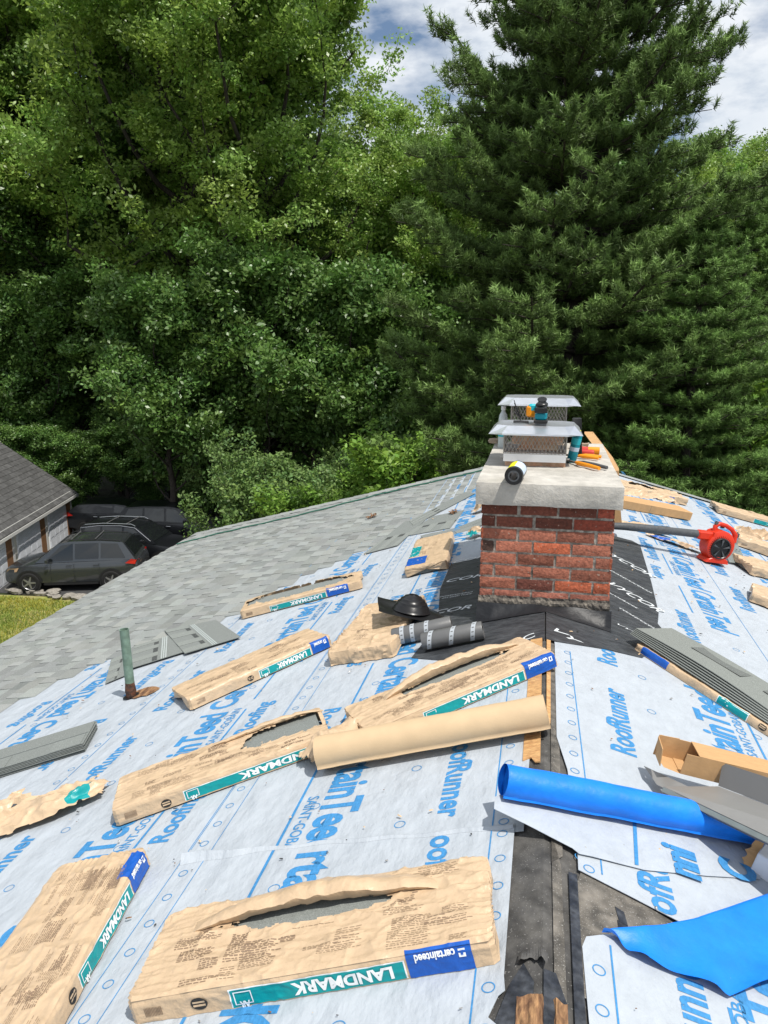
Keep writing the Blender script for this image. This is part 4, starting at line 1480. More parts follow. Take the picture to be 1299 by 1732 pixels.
# ------------------------------------------------------------------ rolls
def spiral_roll(name, label, side, p0, p1, R_, m, lift=.012, edge_ang=-60, turns=3, inner=.55, cat='roll', group=None, raise0=0, cap_dark=None, n=48, extra=0.0):
    M4, L = frame(side, p0, p1, lift)
    mb = MB()
    # outer skin
    prof = []
    a0 = RAD(edge_ang)
    N_ = n * turns
    for i in range(N_ + 1):
        f = i / N_
        a = a0 - 2 * math.pi * turns * f
        r_ = R_ * (1 - (1 - inner) * f)
        prof.append((r_ * math.cos(a), r_ * math.sin(a) + R_ + .001))
    # slight flared loose edge
    y_, z_ = prof[0]
    prof.insert(0, (y_ * 1.07 - .001, (z_ - R_) * 1.07 + R_ - .006))
    nx_ = 30
    vs = []
    for i in range(nx_ + 1):
        x = L * i / nx_
        for (y, z) in prof:
            w_ = .0022 * noise.noise(Vector((x * 6, y * 22, z * 22))) + .001 * noise.noise(Vector((x * 25, y * 12, z * 12)))
            vs.append(Vector((x, y + w_, z + w_ + raise0 * (1 - x / L))))
    q_ = len(prof)
    mb.add(vs, [(i * q_ + j, i * q_ + j + 1, (i + 1) * q_ + j + 1, (i + 1) * q_ + j) for i in range(nx_) for j in range(q_ - 1)], m)
    o = mb.build(name)
    o.matrix_world = M4
    smooth_angle(o, 60)
    return tag(o, label, cat, group), M4, L
spiral_roll('paper_roll', 'thick tan paper roll lying across the slope up to the ridge', 'L', (-.885, 2.76), (.028, 2.83), .070, 'kraft_roll', lift=.014, edge_ang=-158, turns=8, inner=.22, cat='paper roll')
o, M4, L_ = spiral_roll('underlayment_roll', 'bright blue backed roll of underlayment lying over the ridge', 'R', (-.155, 2.285), (.74, 2.545), .052, 'blue_back', lift=.022, edge_ang=-150, turns=12, inner=.12, cat='roll')
# its white tail spread over the ridge
mb = MB()
tail = [(-.165, 2.255), (-.163, 2.19), (-.06, 2.17), (.08, 2.135), (.10, 2.12), (.14, 2.13), (.30, 2.16), (.50, 2.245), (.68, 2.33), (.72, 2.55), (.40, 2.50), (-.1, 2.34)]
nt_ = len(tail)
tv = []
for (x, y) in tail:
    n_ = Vector((S, 0, 1)).normalized()
    tv.append(Vector((x, y, -S * x)) + n_ * (.022 if x < .2 else .020))
me_b = [p - Vector((0, 0, .0015)) for p in tv]
mb.add(tv + me_b, [tuple(range(nt_ - 1, -1, -1))[::-1]] + [(i, (i + 1) % nt_, nt_ + (i + 1) % nt_, nt_ + i) for i in range(nt_)], 'underlay')
tb = mb.build('loose_tail')
tb.parent = o
tb.matrix_parent_inverse = M4.inverted()
mb = MB()
for k in range(3):
    c = Vector((-.115 + k * .0, 2.215, -S * -.115 + .0245))
mb.add([on('R', .27, 2.165, .0225), on('R', .282, 2.168, .0225), on('R', .30, 2.40, .0225), on('R', .288, 2.40, .0225)], [(0, 1, 2, 3)], 'print_blue')
v_, f_ = glyphs('nni', .05, 0, .92)
mb.add([on('R', .47 - vy * .10, 2.20 + vx * .14, .0228) for vx, vy in v_], f_, 'print_blue')
v_, f_ = glyphs('C', .055, 0)
mb.add([on('R', .66 - vy * .10, 2.285 + vx * .09, .0228) for vx, vy in v_], f_, 'print_blue')
pt_ = mb.build('printed_lettering', tb)
pt_.matrix_parent_inverse = Matrix.Identity(4)

# nearest blue fold of the lower sheet: the sheet turns back over itself
mb = MB()
top = [(.112, 1.815, 0), (.175, 1.835, 0), (.30, 1.915, 0), (.50, 2.10, 0), (.72, 2.30, 0), (.95, 2.50, 0)]
bot = [(.125, 1.795, .004), (.200, 1.80, .012), (.262, 1.775, .004), (.34, 1.772, .010), (.44, 1.765, .006), (.475, 1.760, .014), (.62, 1.90, .006), (.95, 2.12, .01)]
def samp(pts, f):
    f = f * (len(pts) - 1)
    i = min(int(f), len(pts) - 2)
    a, b = pts[i], pts[i + 1]
    t_ = f - i
    return [a[q] * (1 - t_) + b[q] * t_ for q in range(3)]
top = [(.150, 1.828), (.175, 1.84), (.24, 1.875), (.32, 1.925), (.42, 2.01), (.52, 2.11), (.62, 2.205), (.72, 2.30), (.85, 2.42), (.95, 2.50)]
bot = [(.150, 1.826), (.185, 1.815), (.215, 1.785), (.262, 1.775), (.34, 1.775), (.42, 1.768), (.462, 1.765), (.56, 1.845), (.75, 2.0), (.95, 2.18)]
vs = []
nu_, nv_ = 90, 26
for i in range(nu_ + 1):
    f = i / nu_ * (len(top) - 1)
    k = min(int(f), len(top) - 2)
    t_ = f - k
    a = Vector((*top[k], 0)).lerp(Vector((*top[k + 1], 0)), t_)
    b = Vector((*bot[k], 0)).lerp(Vector((*bot[k + 1], 0)), t_)
    F_ = i / nu_
    for j in range(nv_ + 1):
        g_ = j / nv_
        p = a.lerp(b, g_)
        hgt = .034 * min(1, F_ * 3 + .25)
        edge = .012 + .010 * math.sin(F_ * 26) * (g_ ** 3) + .008 * g_ ** 4
        if g_ < .12:
            z = hgt * math.sin(g_ / .12 * math.pi * .5) + .004
        else:
            z = hgt * (math.cos((g_ - .12) / .88 * math.pi) * .5 + .5) + edge * (g_ - .12) + .004
        z += .003 * noise.noise(Vector((p.x * 9, p.y * 9, 0)))
        vs.append(on('R', p.x, p.y, .012 + z))
mb.add(vs, [(i * (nv_ + 1) + j, (i + 1) * (nv_ + 1) + j, (i + 1) * (nv_ + 1) + j + 1, i * (nv_ + 1) + j + 1) for i in range(nu_) for j in range(nv_)], 'blue_back')
fo = mb.build('folded_sheet', house, True)
fo['label'] = 'bright blue back of the nearest sheet folded over'

# two small silver-black rolls of ice membrane
def tape_roll(label, p0, p1, R_, lift, seed, bands):
    M4, L = frame('L', p0, p1, lift)
    t = thing('membrane_roll', label, 'roll', M4, 'small membrane rolls')
    mb = MB()
    prof = [(R_ * .5, 0), (R_ * .97, 0), (R_, .004), (R_ * 1.01, L * .5), (R_, L - .004), (R_ * .97, L), (R_ * .5, L), (R_ * .5, 0)]
    rot = Matrix.Translation((0, 0, R_)) @ Matrix.Rotation(RAD(90), 4, 'Y')
    mb.lathe(prof, 'grey_metal_dark', 40, rot)
    smooth_angle(mb.build('roll_body', t), 40)
    wb = MB()
    for (x0, slant, txt) in bands:
        n_ = 26
        vs = []
        for i in range(n_ + 1):
            a = -math.pi * .25 + math.pi * 1.3 * i / n_
            xx = x0 + slant * i / n_
            for dx in (0, .024):
                vs.append(Vector((xx + dx, -math.cos(a) * (R_ + .0022), R_ + math.sin(a) * (R_ + .0022))))
        wb.add(vs, [(2 * i, 2 * i + 1, 2 * i + 3, 2 * i + 2) for i in range(n_)], 'band_grey')
        for q in range(5):
            i = 4 + q * 3
            a = -math.pi * .25 + math.pi * 1.3 * i / n_
            xx = x0 + slant * i / n_ + .006
            v4 = []
            for (da, dx) in ((0, 0), (0, .012), (.10, .012), (.10, 0)):
                v4.append(Vector((xx + dx, -math.cos(a + da) * (R_ + .0032), R_ + math.sin(a + da) * (R_ + .0032))))
            wb.add(v4, [(0, 1, 2, 3)], 'grey_metal_dark')
    wb.build('label_band', t)
tape_roll('small black and silver membrane roll with three white bands, partly behind its twin', (-.83, 4.06), (-.50, 4.10), .050, .014, 1, [(.04, .02, 0), (.10, .02, 0), (.18, .03, 0)])
tape_roll('small silver membrane roll with slanted white bands, in front of the black pipe boot', (-.635, 3.90), (-.31, 3.92), .048, .018, 2, [(.02, .05, 0), (.14, .06, 0), (.26, .05, 0)])

# black pipe boot thrown on the bundle
M4 = Matrix.Translation(on('L', -.755, 4.33, .122)) @ Matrix.Rotation(RAD(-8), 4, 'X') @ Matrix.Rotation(RAD(6), 4, 'Y') @ Matrix.Rotation(RAD(14), 4, 'Z')
t = thing('pipe_boot', 'black plastic pipe boot with a domed collar lying on the plain bundle', 'pipe boot', M4)
mb = MB()
nn = 26
vs = []
for i in range(nn + 1):
    for j in range(nn + 1):
        u, v = i / nn * 2 - 1, j / nn * 2 - 1
        z = -.030 * abs(u) ** 2.2 * (1 if u > 0 else .2) + .020 * max(0, -u) ** 3 + .008 * math.sin(v * 3 + u * 2) - .02 * max(0, -v) ** 2
        vs.append(Vector((u * .205, v * .15, z)))
mb.add(vs, [(i * (nn + 1) + j, (i + 1) * (nn + 1) + j, (i + 1) * (nn + 1) + j + 1, i * (nn + 1) + j + 1) for i in range(nn) for j in range(nn)], 'black_plastic')
mb.build('flange', t, True)
mb = MB()
prof = [(.118, -.004), (.108, .006), (.104, .022), (.094, .03), (.090, .045), (.078, .052), (.072, .066), (.058, .072), (.050, .082), (.034, .086), (.028, .092), (.022, .090), (.018, .07)]
mb.lathe(prof, 'black_plastic', 40)
smooth_angle(mb.build('collar', t), 40)

# ------------------------------------------------------------------ things at the right border
# open kraft carton on the grey metal
Mx, _ = frame('R', (.385, 2.650), (.80, 2.705), .108)
t = thing('cardboard_box', 'narrow open kraft carton lying on the bent grey metal', 'carton', Mx @ Matrix.Rotation(RAD(-2), 4, 'Y'))
mb = MB()
L_, W_, H_, th = .50, .10, .085, .003
mb.box((0.07, 0, 0), (L_, W_, th), 'cardboard')
mb.box((.07, 0, th), (L_, th, H_ - th), 'cardboard')
mb.box((.0, W_ - th, th), (L_, W_, H_ - th), 'cardboard')
mb.box((.115, 0, H_ - th), (L_, W_, H_), 'cardboard')
mb.box((L_ - th, th, th), (L_, W_ - th, H_ - th), 'cardboard')
mb.add([(.07, 0, 0), (.07, W_, 0), (0, W_ * .92, .004), (.012, .01, .004)], [(0, 1, 2, 3)], 'cardboard')
mb.build('carton_body', t)
mb = MB()
for (pts) in ([(0.07, W_, 0), (0.07, W_, H_), (-.005, W_ * 1.0, H_ * .95), (-.005, W_ * .96, 0)],
              [(0.004, W_ * .95, .004), (.0, .012, .004), (-.008, .02, H_ * .8), (-.006, W_ * .95, H_ * .9)]):
    pts = [Vector(p) for p in pts]
    n_ = (pts[1] - pts[0]).cross(pts[2] - pts[0]).normalized() * .003
    mb.add(pts + [p + n_ for p in pts], [(0, 1, 2, 3), (7, 6, 5, 4), (0, 4, 5, 1), (1, 5, 6, 2), (2, 6, 7, 3), (3, 7, 4, 0)], 'cardboard')
mb.build('end_flap', t)
# long bent grey flashing
t = thing('metal_flashing', 'long bent sheet of dull grey metal flashing propped on the blue roll', 'flashing', Matrix.Translation((.42, 2.57, -.02)))
mb = MB()
th = .0014
FO = Vector((.42, 2.57, -.02))
def plate(pts, m='grey_metal', org=Vector((0, 0, 0))):
    pts = [Vector(p) - org for p in pts]
    n_ = (pts[1] - pts[0]).cross(pts[2] - pts[0]).normalized() * th
    k_ = len(pts)
    mb.add(pts + [p - n_ for p in pts], [tuple(range(k_)), tuple(range(2 * k_ - 1, k_ - 1, -1))] + [(i, k_ + i, k_ + (i + 1) % k_, (i + 1) % k_) for i in range(k_)], m)
lipL, lipR = Vector((.411, 2.563, -.016)), Vector((.642, 2.328, .012))
foldL, foldR = Vector((.605, 2.623, -.028)), Vector((.733, 2.497, -.003))
flL, flR = Vector((.626, 2.684, .031)), Vector((.741, 2.574, .056))
lipE = lipL + (lipR - lipL) * 3.4
foE = foldL + (foldR - foldL) * 4.5
flE = flL + (flR - flL) * 4.8
plate([lipL, lipE, foE, foldL], org=FO)
mb.build('base_plate', t)
mb = MB()
plate([foldL + Vector((0, .0018, .001)), foE + Vector((0, .0018, .001)), flE, flL], 'grey_metal_dark', org=FO)
mb.build('upright_flange', t)
mb = MB()
dn_ = Vector((-.006, -.010, -.010))
plate([lipL + dn_ * .15, lipL + dn_ * 1.2, lipE + dn_ * 1.2, lipE + dn_ * .15], 'galv', org=FO)
plate([lipL + dn_ * 1.3, lipL + Vector((-.004, .004, -.030)), lipE + Vector((-.004, .004, -.030)), lipE + dn_ * 1.3], 'grey_metal_dark', org=FO)
mb.build('hemmed_lip', t)
mb = MB()
l0 = Vector((.368, 2.745, -.049)); l1 = Vector((.402, 2.64, -.058))
plate([l0, l1, l1 + (lipR - lipL) * 1.5, l0 + (lipR - lipL) * 1.5], 'grey_metal', org=FO)
mb.build('lower_strip', t)
# white cartons cut by the border
Mx, _ = frame('R', (.655, 2.36), (.95, 2.18), .012)
t = thing('white_carton', 'white carton with a torn brown corner lying by the right border', 'carton', Mx)
mb = MB()
mb.rbox((.0, .004, 0), (.5, .20, .074), 'white_card', .003)
mb.build('carton_body', t)
mb = MB()
vs = []
for i in range(12):
    f = i / 11
    z = f * .085
    jag = .006 * math.sin(f * 19) + .004 * math.sin(f * 43)
    vs += [Vector((-.022 + jag * .8 - .01 * math.sin(f * 3), .0 + f * .05, z)), Vector((.0, .004 + f * .06, z))]
mb.add(vs, [(2 * i, 2 * i + 1, 2 * i + 3, 2 * i + 2) for i in range(11)], 'cardboard')
mb.build('torn_flap', t)
Mx, _ = frame('R', (.885, 3.02), (1.2, 3.05), .05)
t = thing('plastic_bucket', 'white plastic tub cut off by the right border beside the carton', 'tub', Mx)
mb = MB()
mb.lathe([(.0, .0), (.075, 0), (.088, .12)], 'white_card', 32, Matrix.Translation((.088, .05, 0)))
smooth_angle(mb.build('tub', t), 40)
mb = MB()
mb.lathe([(.088, .1202), (.094, .122), (.094, .132), (.0, .134)], 'white_card', 32, Matrix.Translation((.088, .05, 0)))
smooth_angle(mb.build('lid', t), 40)

# small bent step flashing by the far bundle
Mx, _ = frame('R', (1.60, 6.92), (1.85, 7.15), .05)
mb = MB()
plate([(-.02, 0, -.03), (.16, -.05, .0), (.20, .16, .045), (.02, .20, .02)], 'galv')
plate([(.021, .2012, .02), (.201, .1612, .045), (.19, .20, .085), (.04, .24, .07)], 'galv')
for q in range(4):
    a = Vector((.05 + q * .035, .115 - q * .008, .016 + q * .008))
    mb.add([a, a + Vector((.014, -.003, .0032)), a + Vector((.015, .005, .0042)), a + Vector((.001, .008, .001))], [(0, 1, 2, 3)], 'black_print')
o = mb.build('step_flashing')
o.matrix_world = Mx @ Matrix.Rotation(RAD(20), 4, 'X')
tag(o, 'small bent grey step flashing with a row of slots, resting on a bundle', 'flashing')

# cardboard carton behind the chimney, and the open tube of card against the chimney
Mx, _ = frame('R', (.80, 7.98), (1.50, 8.42), .014)
t = thing('cardboard_box', 'long flat kraft carton lying behind the chimney on the right slope', 'carton', Mx)
mb = MB()
mb.rbox((-.35, 0, 0), (.86, .24, .085), 'cardboard', .003)
mb.build('carton_body', t)
mb = MB()
mb.box((.30, -.0012, .002), (.303, .0, .082), 'kraft_print')
mb.build('seam', t)
def card_tube():
    t = thing('cardboard_sleeve', 'tall bent kraft card sleeve standing behind the right side of the chimney', 'card sleeve', Matrix.Translation((.50, 6.6, -.135)))
    mb = MB()
    # a folded U of card: vertical part beside the chimney and the arm over the crown
    def U(path, w_, h_):
        for a, b in zip(path, path[1:]):
            a, b = Vector(a), Vector(b)
            d_ = (b - a).normalized()
            s_ = Vector((0, 1, 0)).cross(d_).normalized()
            q = []
            for p in (a, b):
                q += [p + s_ * h_, p - s_ * h_, p - s_ * h_ + Vector((0, w_, 0)), p + s_ * h_ + Vector((0, w_, 0))]
            mb.add(q, [(0, 1, 5, 4), (1, 2, 6, 5), (2, 3, 7, 6), (3, 0, 4, 7)], 'cardboard')
    q = []
    pts = [(.598, 6.6, -.06), (.560, 6.6, .18), (.535, 6.6, .42), (.49, 6.68, .50), (.33, 6.9, .69)]
    pts = [(x - .50, y - 6.6, z + .135) for x, y, z in pts]
    wds = [.06, .065, .07, .065, .06]
    prof = []
    for (x, y, z), w_ in zip(pts, wds):
        prof.append([Vector((x - w_ * .6, y, z)), Vector((x + w_ * .6, y - .0, z)), Vector((x + w_ * .7, y + w_ * 1.6, z + .004)), Vector((x - w_ * .5, y + w_ * 1.6, z + .004))])
    vs = [p for r_ in prof for p in r_]
    fs = []
    for i in range(len(prof) - 1):
        for k in range(4):
            fs.append((i * 4 + k, i * 4 + (k + 1) % 4, (i + 1) * 4 + (k + 1) % 4, (i + 1) * 4 + k))
    mb.add(vs, fs, 'cardboard')
    mb.build('sleeve', t)
card_tube()

# ------------------------------------------------------------------ leaf blower
BX, BY = 1.405, 6.76
Mx = Matrix.Translation(on('R', BX, BY, .018)) @ Matrix.Rotation(RAD(22), 4, 'Z') @ Matrix.Rotation(RAD(9), 4, 'Y') @ Matrix.Scale(.93, 4)
t = thing('leaf_blower', 'red leaf blower with a long black tube standing on the right slope', 'leaf blower', Mx)
mb = MB()
fr = Matrix.Rotation(RAD(90), 4, 'X')
C_ = Vector((0, 0, .155))
vol = []
for k in range(40):
    a = 2 * math.pi * k / 40
    r_ = .128 + .022 * (((a - 2.2) % (2 * math.pi)) / (2 * math.pi))
    vol.append((C_.x + r_ * math.cos(a), C_.z + r_ * math.sin(a)))
def ext(poly, y0, y1, inset=.012):
    n_ = len(poly)
    cx_ = sum(p[0] for p in poly) / n_; cz_ = sum(p[1] for p in poly) / n_
    def sc_(f):
        return [(cx_ + (x - cx_) * f, cz_ + (z - cz_) * f) for x, z in poly]
    rings = [(y0, .88), (y0 + inset, 1), (y1 - inset, 1), (y1, .88)]
    vs = []
    for y, f in rings:
        vs += [Vector((x, y, z)) for x, z in sc_(f)]
    fs = [tuple(range(n_)), tuple(range(4 * n_ - 1, 3 * n_ - 1, -1))]
    for q in range(3):
        for i in range(n_):
            j = (i + 1) % n_
            fs.append((q * n_ + i, (q + 1) * n_ + i, (q + 1) * n_ + j, q * n_ + j))
    return vs, fs
mb.add(*ext(vol, -.075, .075), 'red_plastic')
smooth_angle(mb.build('housing', t), 40)
mb = MB()
mb.add(*ext([(-.12, .005), (.11, .0), (.095, .035), (.04, .06), (-.05, .06), (-.10, .035)], -.085, .085, .006), 'red_plastic')
mb.build('foot', t)
mb = MB()
mb.rbox((-.225, -.045, .195), (-.06, .045, .275), 'red_plastic', .014)
mb.build('nozzle_collar', t)
mb = MB()
mb.tube([(-.22, 0, .237), (-.50, -.01, .236), (-.52, -.01, .236), (-.95, -.02, .230), (-1.15, -.025, .215)], [.036, .034, .039, .034, .028], 'grey_plastic', 24)
smooth_angle(mb.build('blower_tube', t), 40)
mb = MB()
path = [(-.045, 0, .27), (-.055, 0, .33), (-.02, 0, .355), (.05, 0, .345), (.12, 0, .315), (.165, 0, .27), (.165, 0, .20)]
mb.tube(path, [.026, .022, .021, .019, .021, .024, .026], 'red_plastic', 14)
smooth_angle(mb.build('handle', t), 60)
mb = MB()
mb.tube([(-.055, -.0, .345), (-.045, 0, .372)], .018, 'grey_plastic', 10)
mb.rbox((.0, -.012, .318), (.035, .012, .335), 'black_plastic', .003)
mb.build('trigger', t)
mb = MB()
gm = Matrix.Translation((-.005, -.076, .142)) @ Matrix.Rotation(RAD(90), 4, 'X')
mb.lathe([(.098, -.004), (.098, .012), (.090, .018), (.084, .012), (.084, .002), (0.001, .002)], 'black_plastic', 40, gm)
for k in range(36):
    a = 2 * math.pi * k / 36
    d_ = Vector((math.cos(a), math.sin(a), 0))
    e_ = Vector((-math.sin(a), math.cos(a), 0)) * .0022
    mb.add([gm @ (d_ * .099 + e_ + Vector((0, 0, .004))), gm @ (d_ * .099 - e_ + Vector((0, 0, .004))), gm @ (d_ * .116 - e_ + Vector((0, 0, .003))), gm @ (d_ * .116 + e_ + Vector((0, 0, .003)))], [(0, 1, 2, 3)], 'black_plastic')
for k in range(5):
    a = 2 * math.pi * k / 5 + .3
    d_ = Vector((math.cos(a), math.sin(a), 0)); e_ = Vector((-math.sin(a), math.cos(a), 0))
    mb.add([gm @ (d_ * .015 + Vector((0, 0, .012))), gm @ (d_ * .082 + e_ * .008 + Vector((0, 0, .012))), gm @ (d_ * .082 - e_ * .012 + Vector((0, 0, .016)))], [(0, 1, 2)], 'grey_plastic')
smooth_angle(mb.build('intake_grille', t), 40)

# ------------------------------------------------------------------ things on the chimney crown
def at_crown(x, y, z=CT, rz=0):
    return Matrix.Translation((x, y, z)) @ Matrix.Rotation(RAD(rz), 4, 'Z')
# labelled roll hanging over the front edge
Mx = at_crown(-.205, 4.165, CT + .051, -4)
t = thing('tape_roll', 'black roll with a yellow and pale blue label hanging over the front of the crown', 'tape roll', Mx)
mb = MB()
ry = Matrix.Rotation(RAD(-90), 4, 'X') @ Matrix.Rotation(RAD(-90), 4, 'Z')
mb.lathe([(.022, .0), (.022, .23), (.048, .23), (.050, .226), (.050, .004), (.048, 0), (.022, .0)], 'black_plastic', 40, ry)
smooth_angle(mb.build('roll_body', t), 40)
for (a0, a1, m, nm) in ((-2.35, -.55, 'yellow', 'yellow_label'), (-.55, .95, 'pale_label', 'blue_label')):
    mb = MB()
    vs = []
    for i in range(17):
        a = a0 + (a1 - a0) * i / 16 + math.pi / 2
        for y in (.028, .20):
            vs.append(Vector((math.cos(a) * .0512 * 1, y, math.sin(a) * .0512)))
    # angles measured from +Z: shift to sit on top
    vs = [Vector((-p.z if False else math.sin(a0 + (a1 - a0) * (k // 2) / 16 + .55) * .0512, p.y, math.cos(a0 + (a1 - a0) * (k // 2) / 16 + .55) * .0512)) for k, p in enumerate(vs)]
    mb.add(vs, [(2 * i, 2 * i + 1, 2 * i + 3, 2 * i + 2) for i in range(16)], m)
    mb.build(nm, t, True)
mb = MB()
mb.lathe([(.0225, -.001), (.031, -.001), (.031, .001)], 'grey_plastic', 32, ry)
mb.build('core', t)
# tin snips and pliers: orange-handled
def snips(label, x, y, rz, m2, L_=.22, two=True, z=CT):
    t = thing('hand_snips', label, 'snips', at_crown(x, y, z, rz), 'orange handled hand tools on the crown')
    mb = MB()
    mb.prism([(0, 0), (-.075, .012), (-.08, .004), (-.078, -.004), (0, -.014), (.02, -.012), (.02, .01)], .012, .022, 'grey_metal_dark')
    mb.build('blades', t)
    for s_ in (-1, 1) if two else (1,):
        mb = MB()
        mb.tube([(.01, s_ * .006, .018), (.05, s_ * .022, .020), (L_ * .6, s_ * .026, .020), (L_, s_ * .030, .018)], [.009, .013, .013, .011], m2 if s_ > 0 else 'orange', 12)
        smooth_angle(mb.build('handle', t), 60)
    return t
snips('tin snips with orange and black handles by the right edge of the crown', .15, 4.93, -52, 'grey_plastic', .25)
snips('pliers with a slim orange handle behind the tin snips on the crown', .17, 5.20, -20, 'orange', .15)
# teal foil tube and red caulk tube
t = thing('spray_can', 'teal tube with a yellow nozzle propped upright against the front cap', 'sealant tube', Matrix.Translation((.125, 5.02, CT)) @ Matrix.Rotation(RAD(10), 4, 'Y') @ Matrix.Rotation(RAD(6), 4, 'X'))
mb = MB()
mb.lathe([(0, 0), (.029, 0), (.030, .003), (.030, .045), (.0302, .046), (.0302, .075), (.030, .076), (.030, .185), (.024, .195), (0, .197)], 'makita', 28)
smooth_angle(mb.build('can_body', t), 40)
mb = MB()
mb.lathe([(.0304, .08), (.0308, .082), (.0308, .105), (.0304, .107)], 'pale_label', 28)
mb.lathe([(.0304, .125), (.0308, .127), (.0308, .165), (.0304, .167)], 'cyan_label', 28)
mb.build('label', t)
mb = MB()
mb.lathe([(0, .196), (.016, .196), (.014, .215), (0, .217)], 'yellow', 16)
mb.build('nozzle', t)
t = thing('caulk_tube', 'red and yellow tube lying behind the orange pliers', 'sealant tube', at_crown(.18, 5.42, CT + .026, -6))
mb = MB()
rx = Matrix.Rotation(RAD(90), 4, 'Y')
mb.lathe([(0, 0), (.024, 0), (.024, .07)], 'red_label', 20, rx)
mb.lathe([(.024, .07), (.024, .145), (0, .147)], 'orange', 20, rx)
smooth_angle(mb.build('tube_body', t), 40)
t = thing('caulk_tube', 'dull red tube lying in front of the yellow ended one on the crown', 'sealant tube', at_crown(.17, 5.34, CT + .022, -12))
mb = MB()
mb.lathe([(0, 0), (.020, 0), (.020, .02), (.021, .021), (.021, .10), (.018, .115), (0, .117)], 'red_label', 20, rx)
smooth_angle(mb.build('tube_body', t), 40)
# stones of rope
def coil(label, x, y, R_, seed, squash=.6):
    mb = MB()
    pts = []
    for i in range(90):
        a = i / 89 * 2 * math.pi * 3
        pts.append((math.cos(a) * (R_ + .004 * math.sin(a * 1.7 + seed)), math.sin(a) * (R_ * squash) + .004 * math.sin(a * 2.3), .008 + .011 * (i / 30)))
    mb.tube(pts, .0065, 'rope', 7)
    o = mb.build('rope_coil')
    o.matrix_world = at_crown(x, y, CT)
    tag(o, label, 'rope')
coil('small coil of brown rope behind the red tubes on the crown', .20, 5.66, .06, 1)
coil('small coil of pale rope at the back left of the crown', -.40, 5.78, .05, 4, .8)
# water bottle
t = thing('water_bottle', 'clear plastic bottle with a white cap at the back left of the crown', 'bottle', at_crown(-.345, 5.62))
mb = MB()
mb.lathe([(0, 0), (.030, 0), (.033, .01), (.032, .12), (.033, .2), (.028, .235), (.013, .262), (.013, .275)], 'clear_plastic', 24)
smooth_angle(mb.build('bottle_body', t), 40)
mb = MB()
mb.lathe([(.0, .298), (.017, .297), (.017, .272), (.013, .271)], 'white_card', 20)
mb.build('cap', t)
mb = MB()
mb.lathe([(.0335, .08), (.034, .081), (.034, .13), (.0335, .131)], 'cyan_label', 24)
mb.build('label', t)
# driver on the front lid
Mx = Matrix.Translation((-.075, 4.90, .992)) @ Matrix.Rotation(RAD(-3), 4, 'Z')
t = thing('cordless_driver', 'teal cordless driver standing on the front chimney cap', 'driver', Mx)
mb = MB()
mb.rbox((-.042, -.06, 0), (.042, .05, .022), 'black_plastic', .006)
mb.rbox((-.036, -.054, .022), (.036, .046, .068), 'makita', .010)
mb.build('battery', t)
mb = MB()
mb.tube([(0, .0, .068), (0, .03, .125), (0, .02, .145)], [.022, .022, .03], 'black_plastic', 14)
mb.rbox((-.036, -.05, .095), (.036, .07, .128), 'black_plastic', .012)
smooth_angle(mb.build('motor_housing', t), 50)
mb = MB()
mb.rbox((-.038, -.065, .066), (.038, -.052, .10), 'black_plastic', .004)
mb.build('front_guard', t)
# coloured tape measure and wire bunch beside it
t = thing('tape_measure', 'yellow and teal tape measure on the front chimney cap beside the driver', 'tape measure', Matrix.Translation((-.135, 4.97, 1.02)) @ Matrix.Rotation(RAD(25), 4, 'Z'))
mb = MB()
mb.rbox((-.035, -.02, .0), (.035, .02, .075), 'orange', .012)
mb.build('case', t)
mb = MB()
mb.rbox((-.022, -.0225, .035), (.03, .0225, .083), 'cyan_label', .01)
mb.build('label_disc', t)
mb = MB()
rr = random.Random(4)
for q in range(5):
    a = rr.uniform(-1, 1)
    mb.tube([(0, 0, 0), (.01 * a, .01, .03), (-.03 + .02 * a, .0, .06 + .02 * q)], .0025, 'black_rubber', 5)
mb.tube([(-.045, -.01, .004), (.0, -.012, .006), (.05, -.01, .003)], .008, 'black_rubber', 8)
o = mb.build('strap_bundle')
o.matrix_world = Matrix.Translation((-.20, 4.93, .99))
tag(o, 'bunch of black straps and wires left of the tape measure on the front cap', 'strap')
# terracotta tile piece inside the cap
mb = MB()
pts = [(-.12, .0), (.14, .0), (.135, .035), (.10, .062), (.02, .072), (-.04, .095), (-.075, .055)]
mb.prism([(x, z) for x, z in pts], 0, .02, 'terracotta', Matrix.Rotation(RAD(78), 4, 'X'))
o = mb.build('broken_tile')
o.matrix_world = Matrix.Translation((-.10, 4.90, CT + .090))
tag(o, 'broken terracotta tile seen through the mesh of the front cap', 'broken tile')
# small black case behind the cap
mb = MB()
mb.rbox((-.03, -.02, 0), (.03, .02, .26), 'black_plastic', .006, Matrix.Rotation(RAD(-4), 4, 'Y'))
o = mb.build('black_case')
o.matrix_world = at_crown(.175, 5.28)
tag(o, 'slim black case standing behind the right corner of the front cap', 'case')

# thin green rope lying along the far edge
mb = MB()
pts = []
for i in range(60):
    f = i / 59
    x = -4.98 + f * 4.2
    y = 9.55 + .42 * f + .05 * math.sin(f * 11)
    pts.append(on('L', x, y, .026 + .003 * math.sin(i)))
mb.tube(pts, .010, 'green_rope', 6)
o = mb.build('rope')
tag(o, 'thin green rope lying along the far edge of the finished shingles', 'rope')
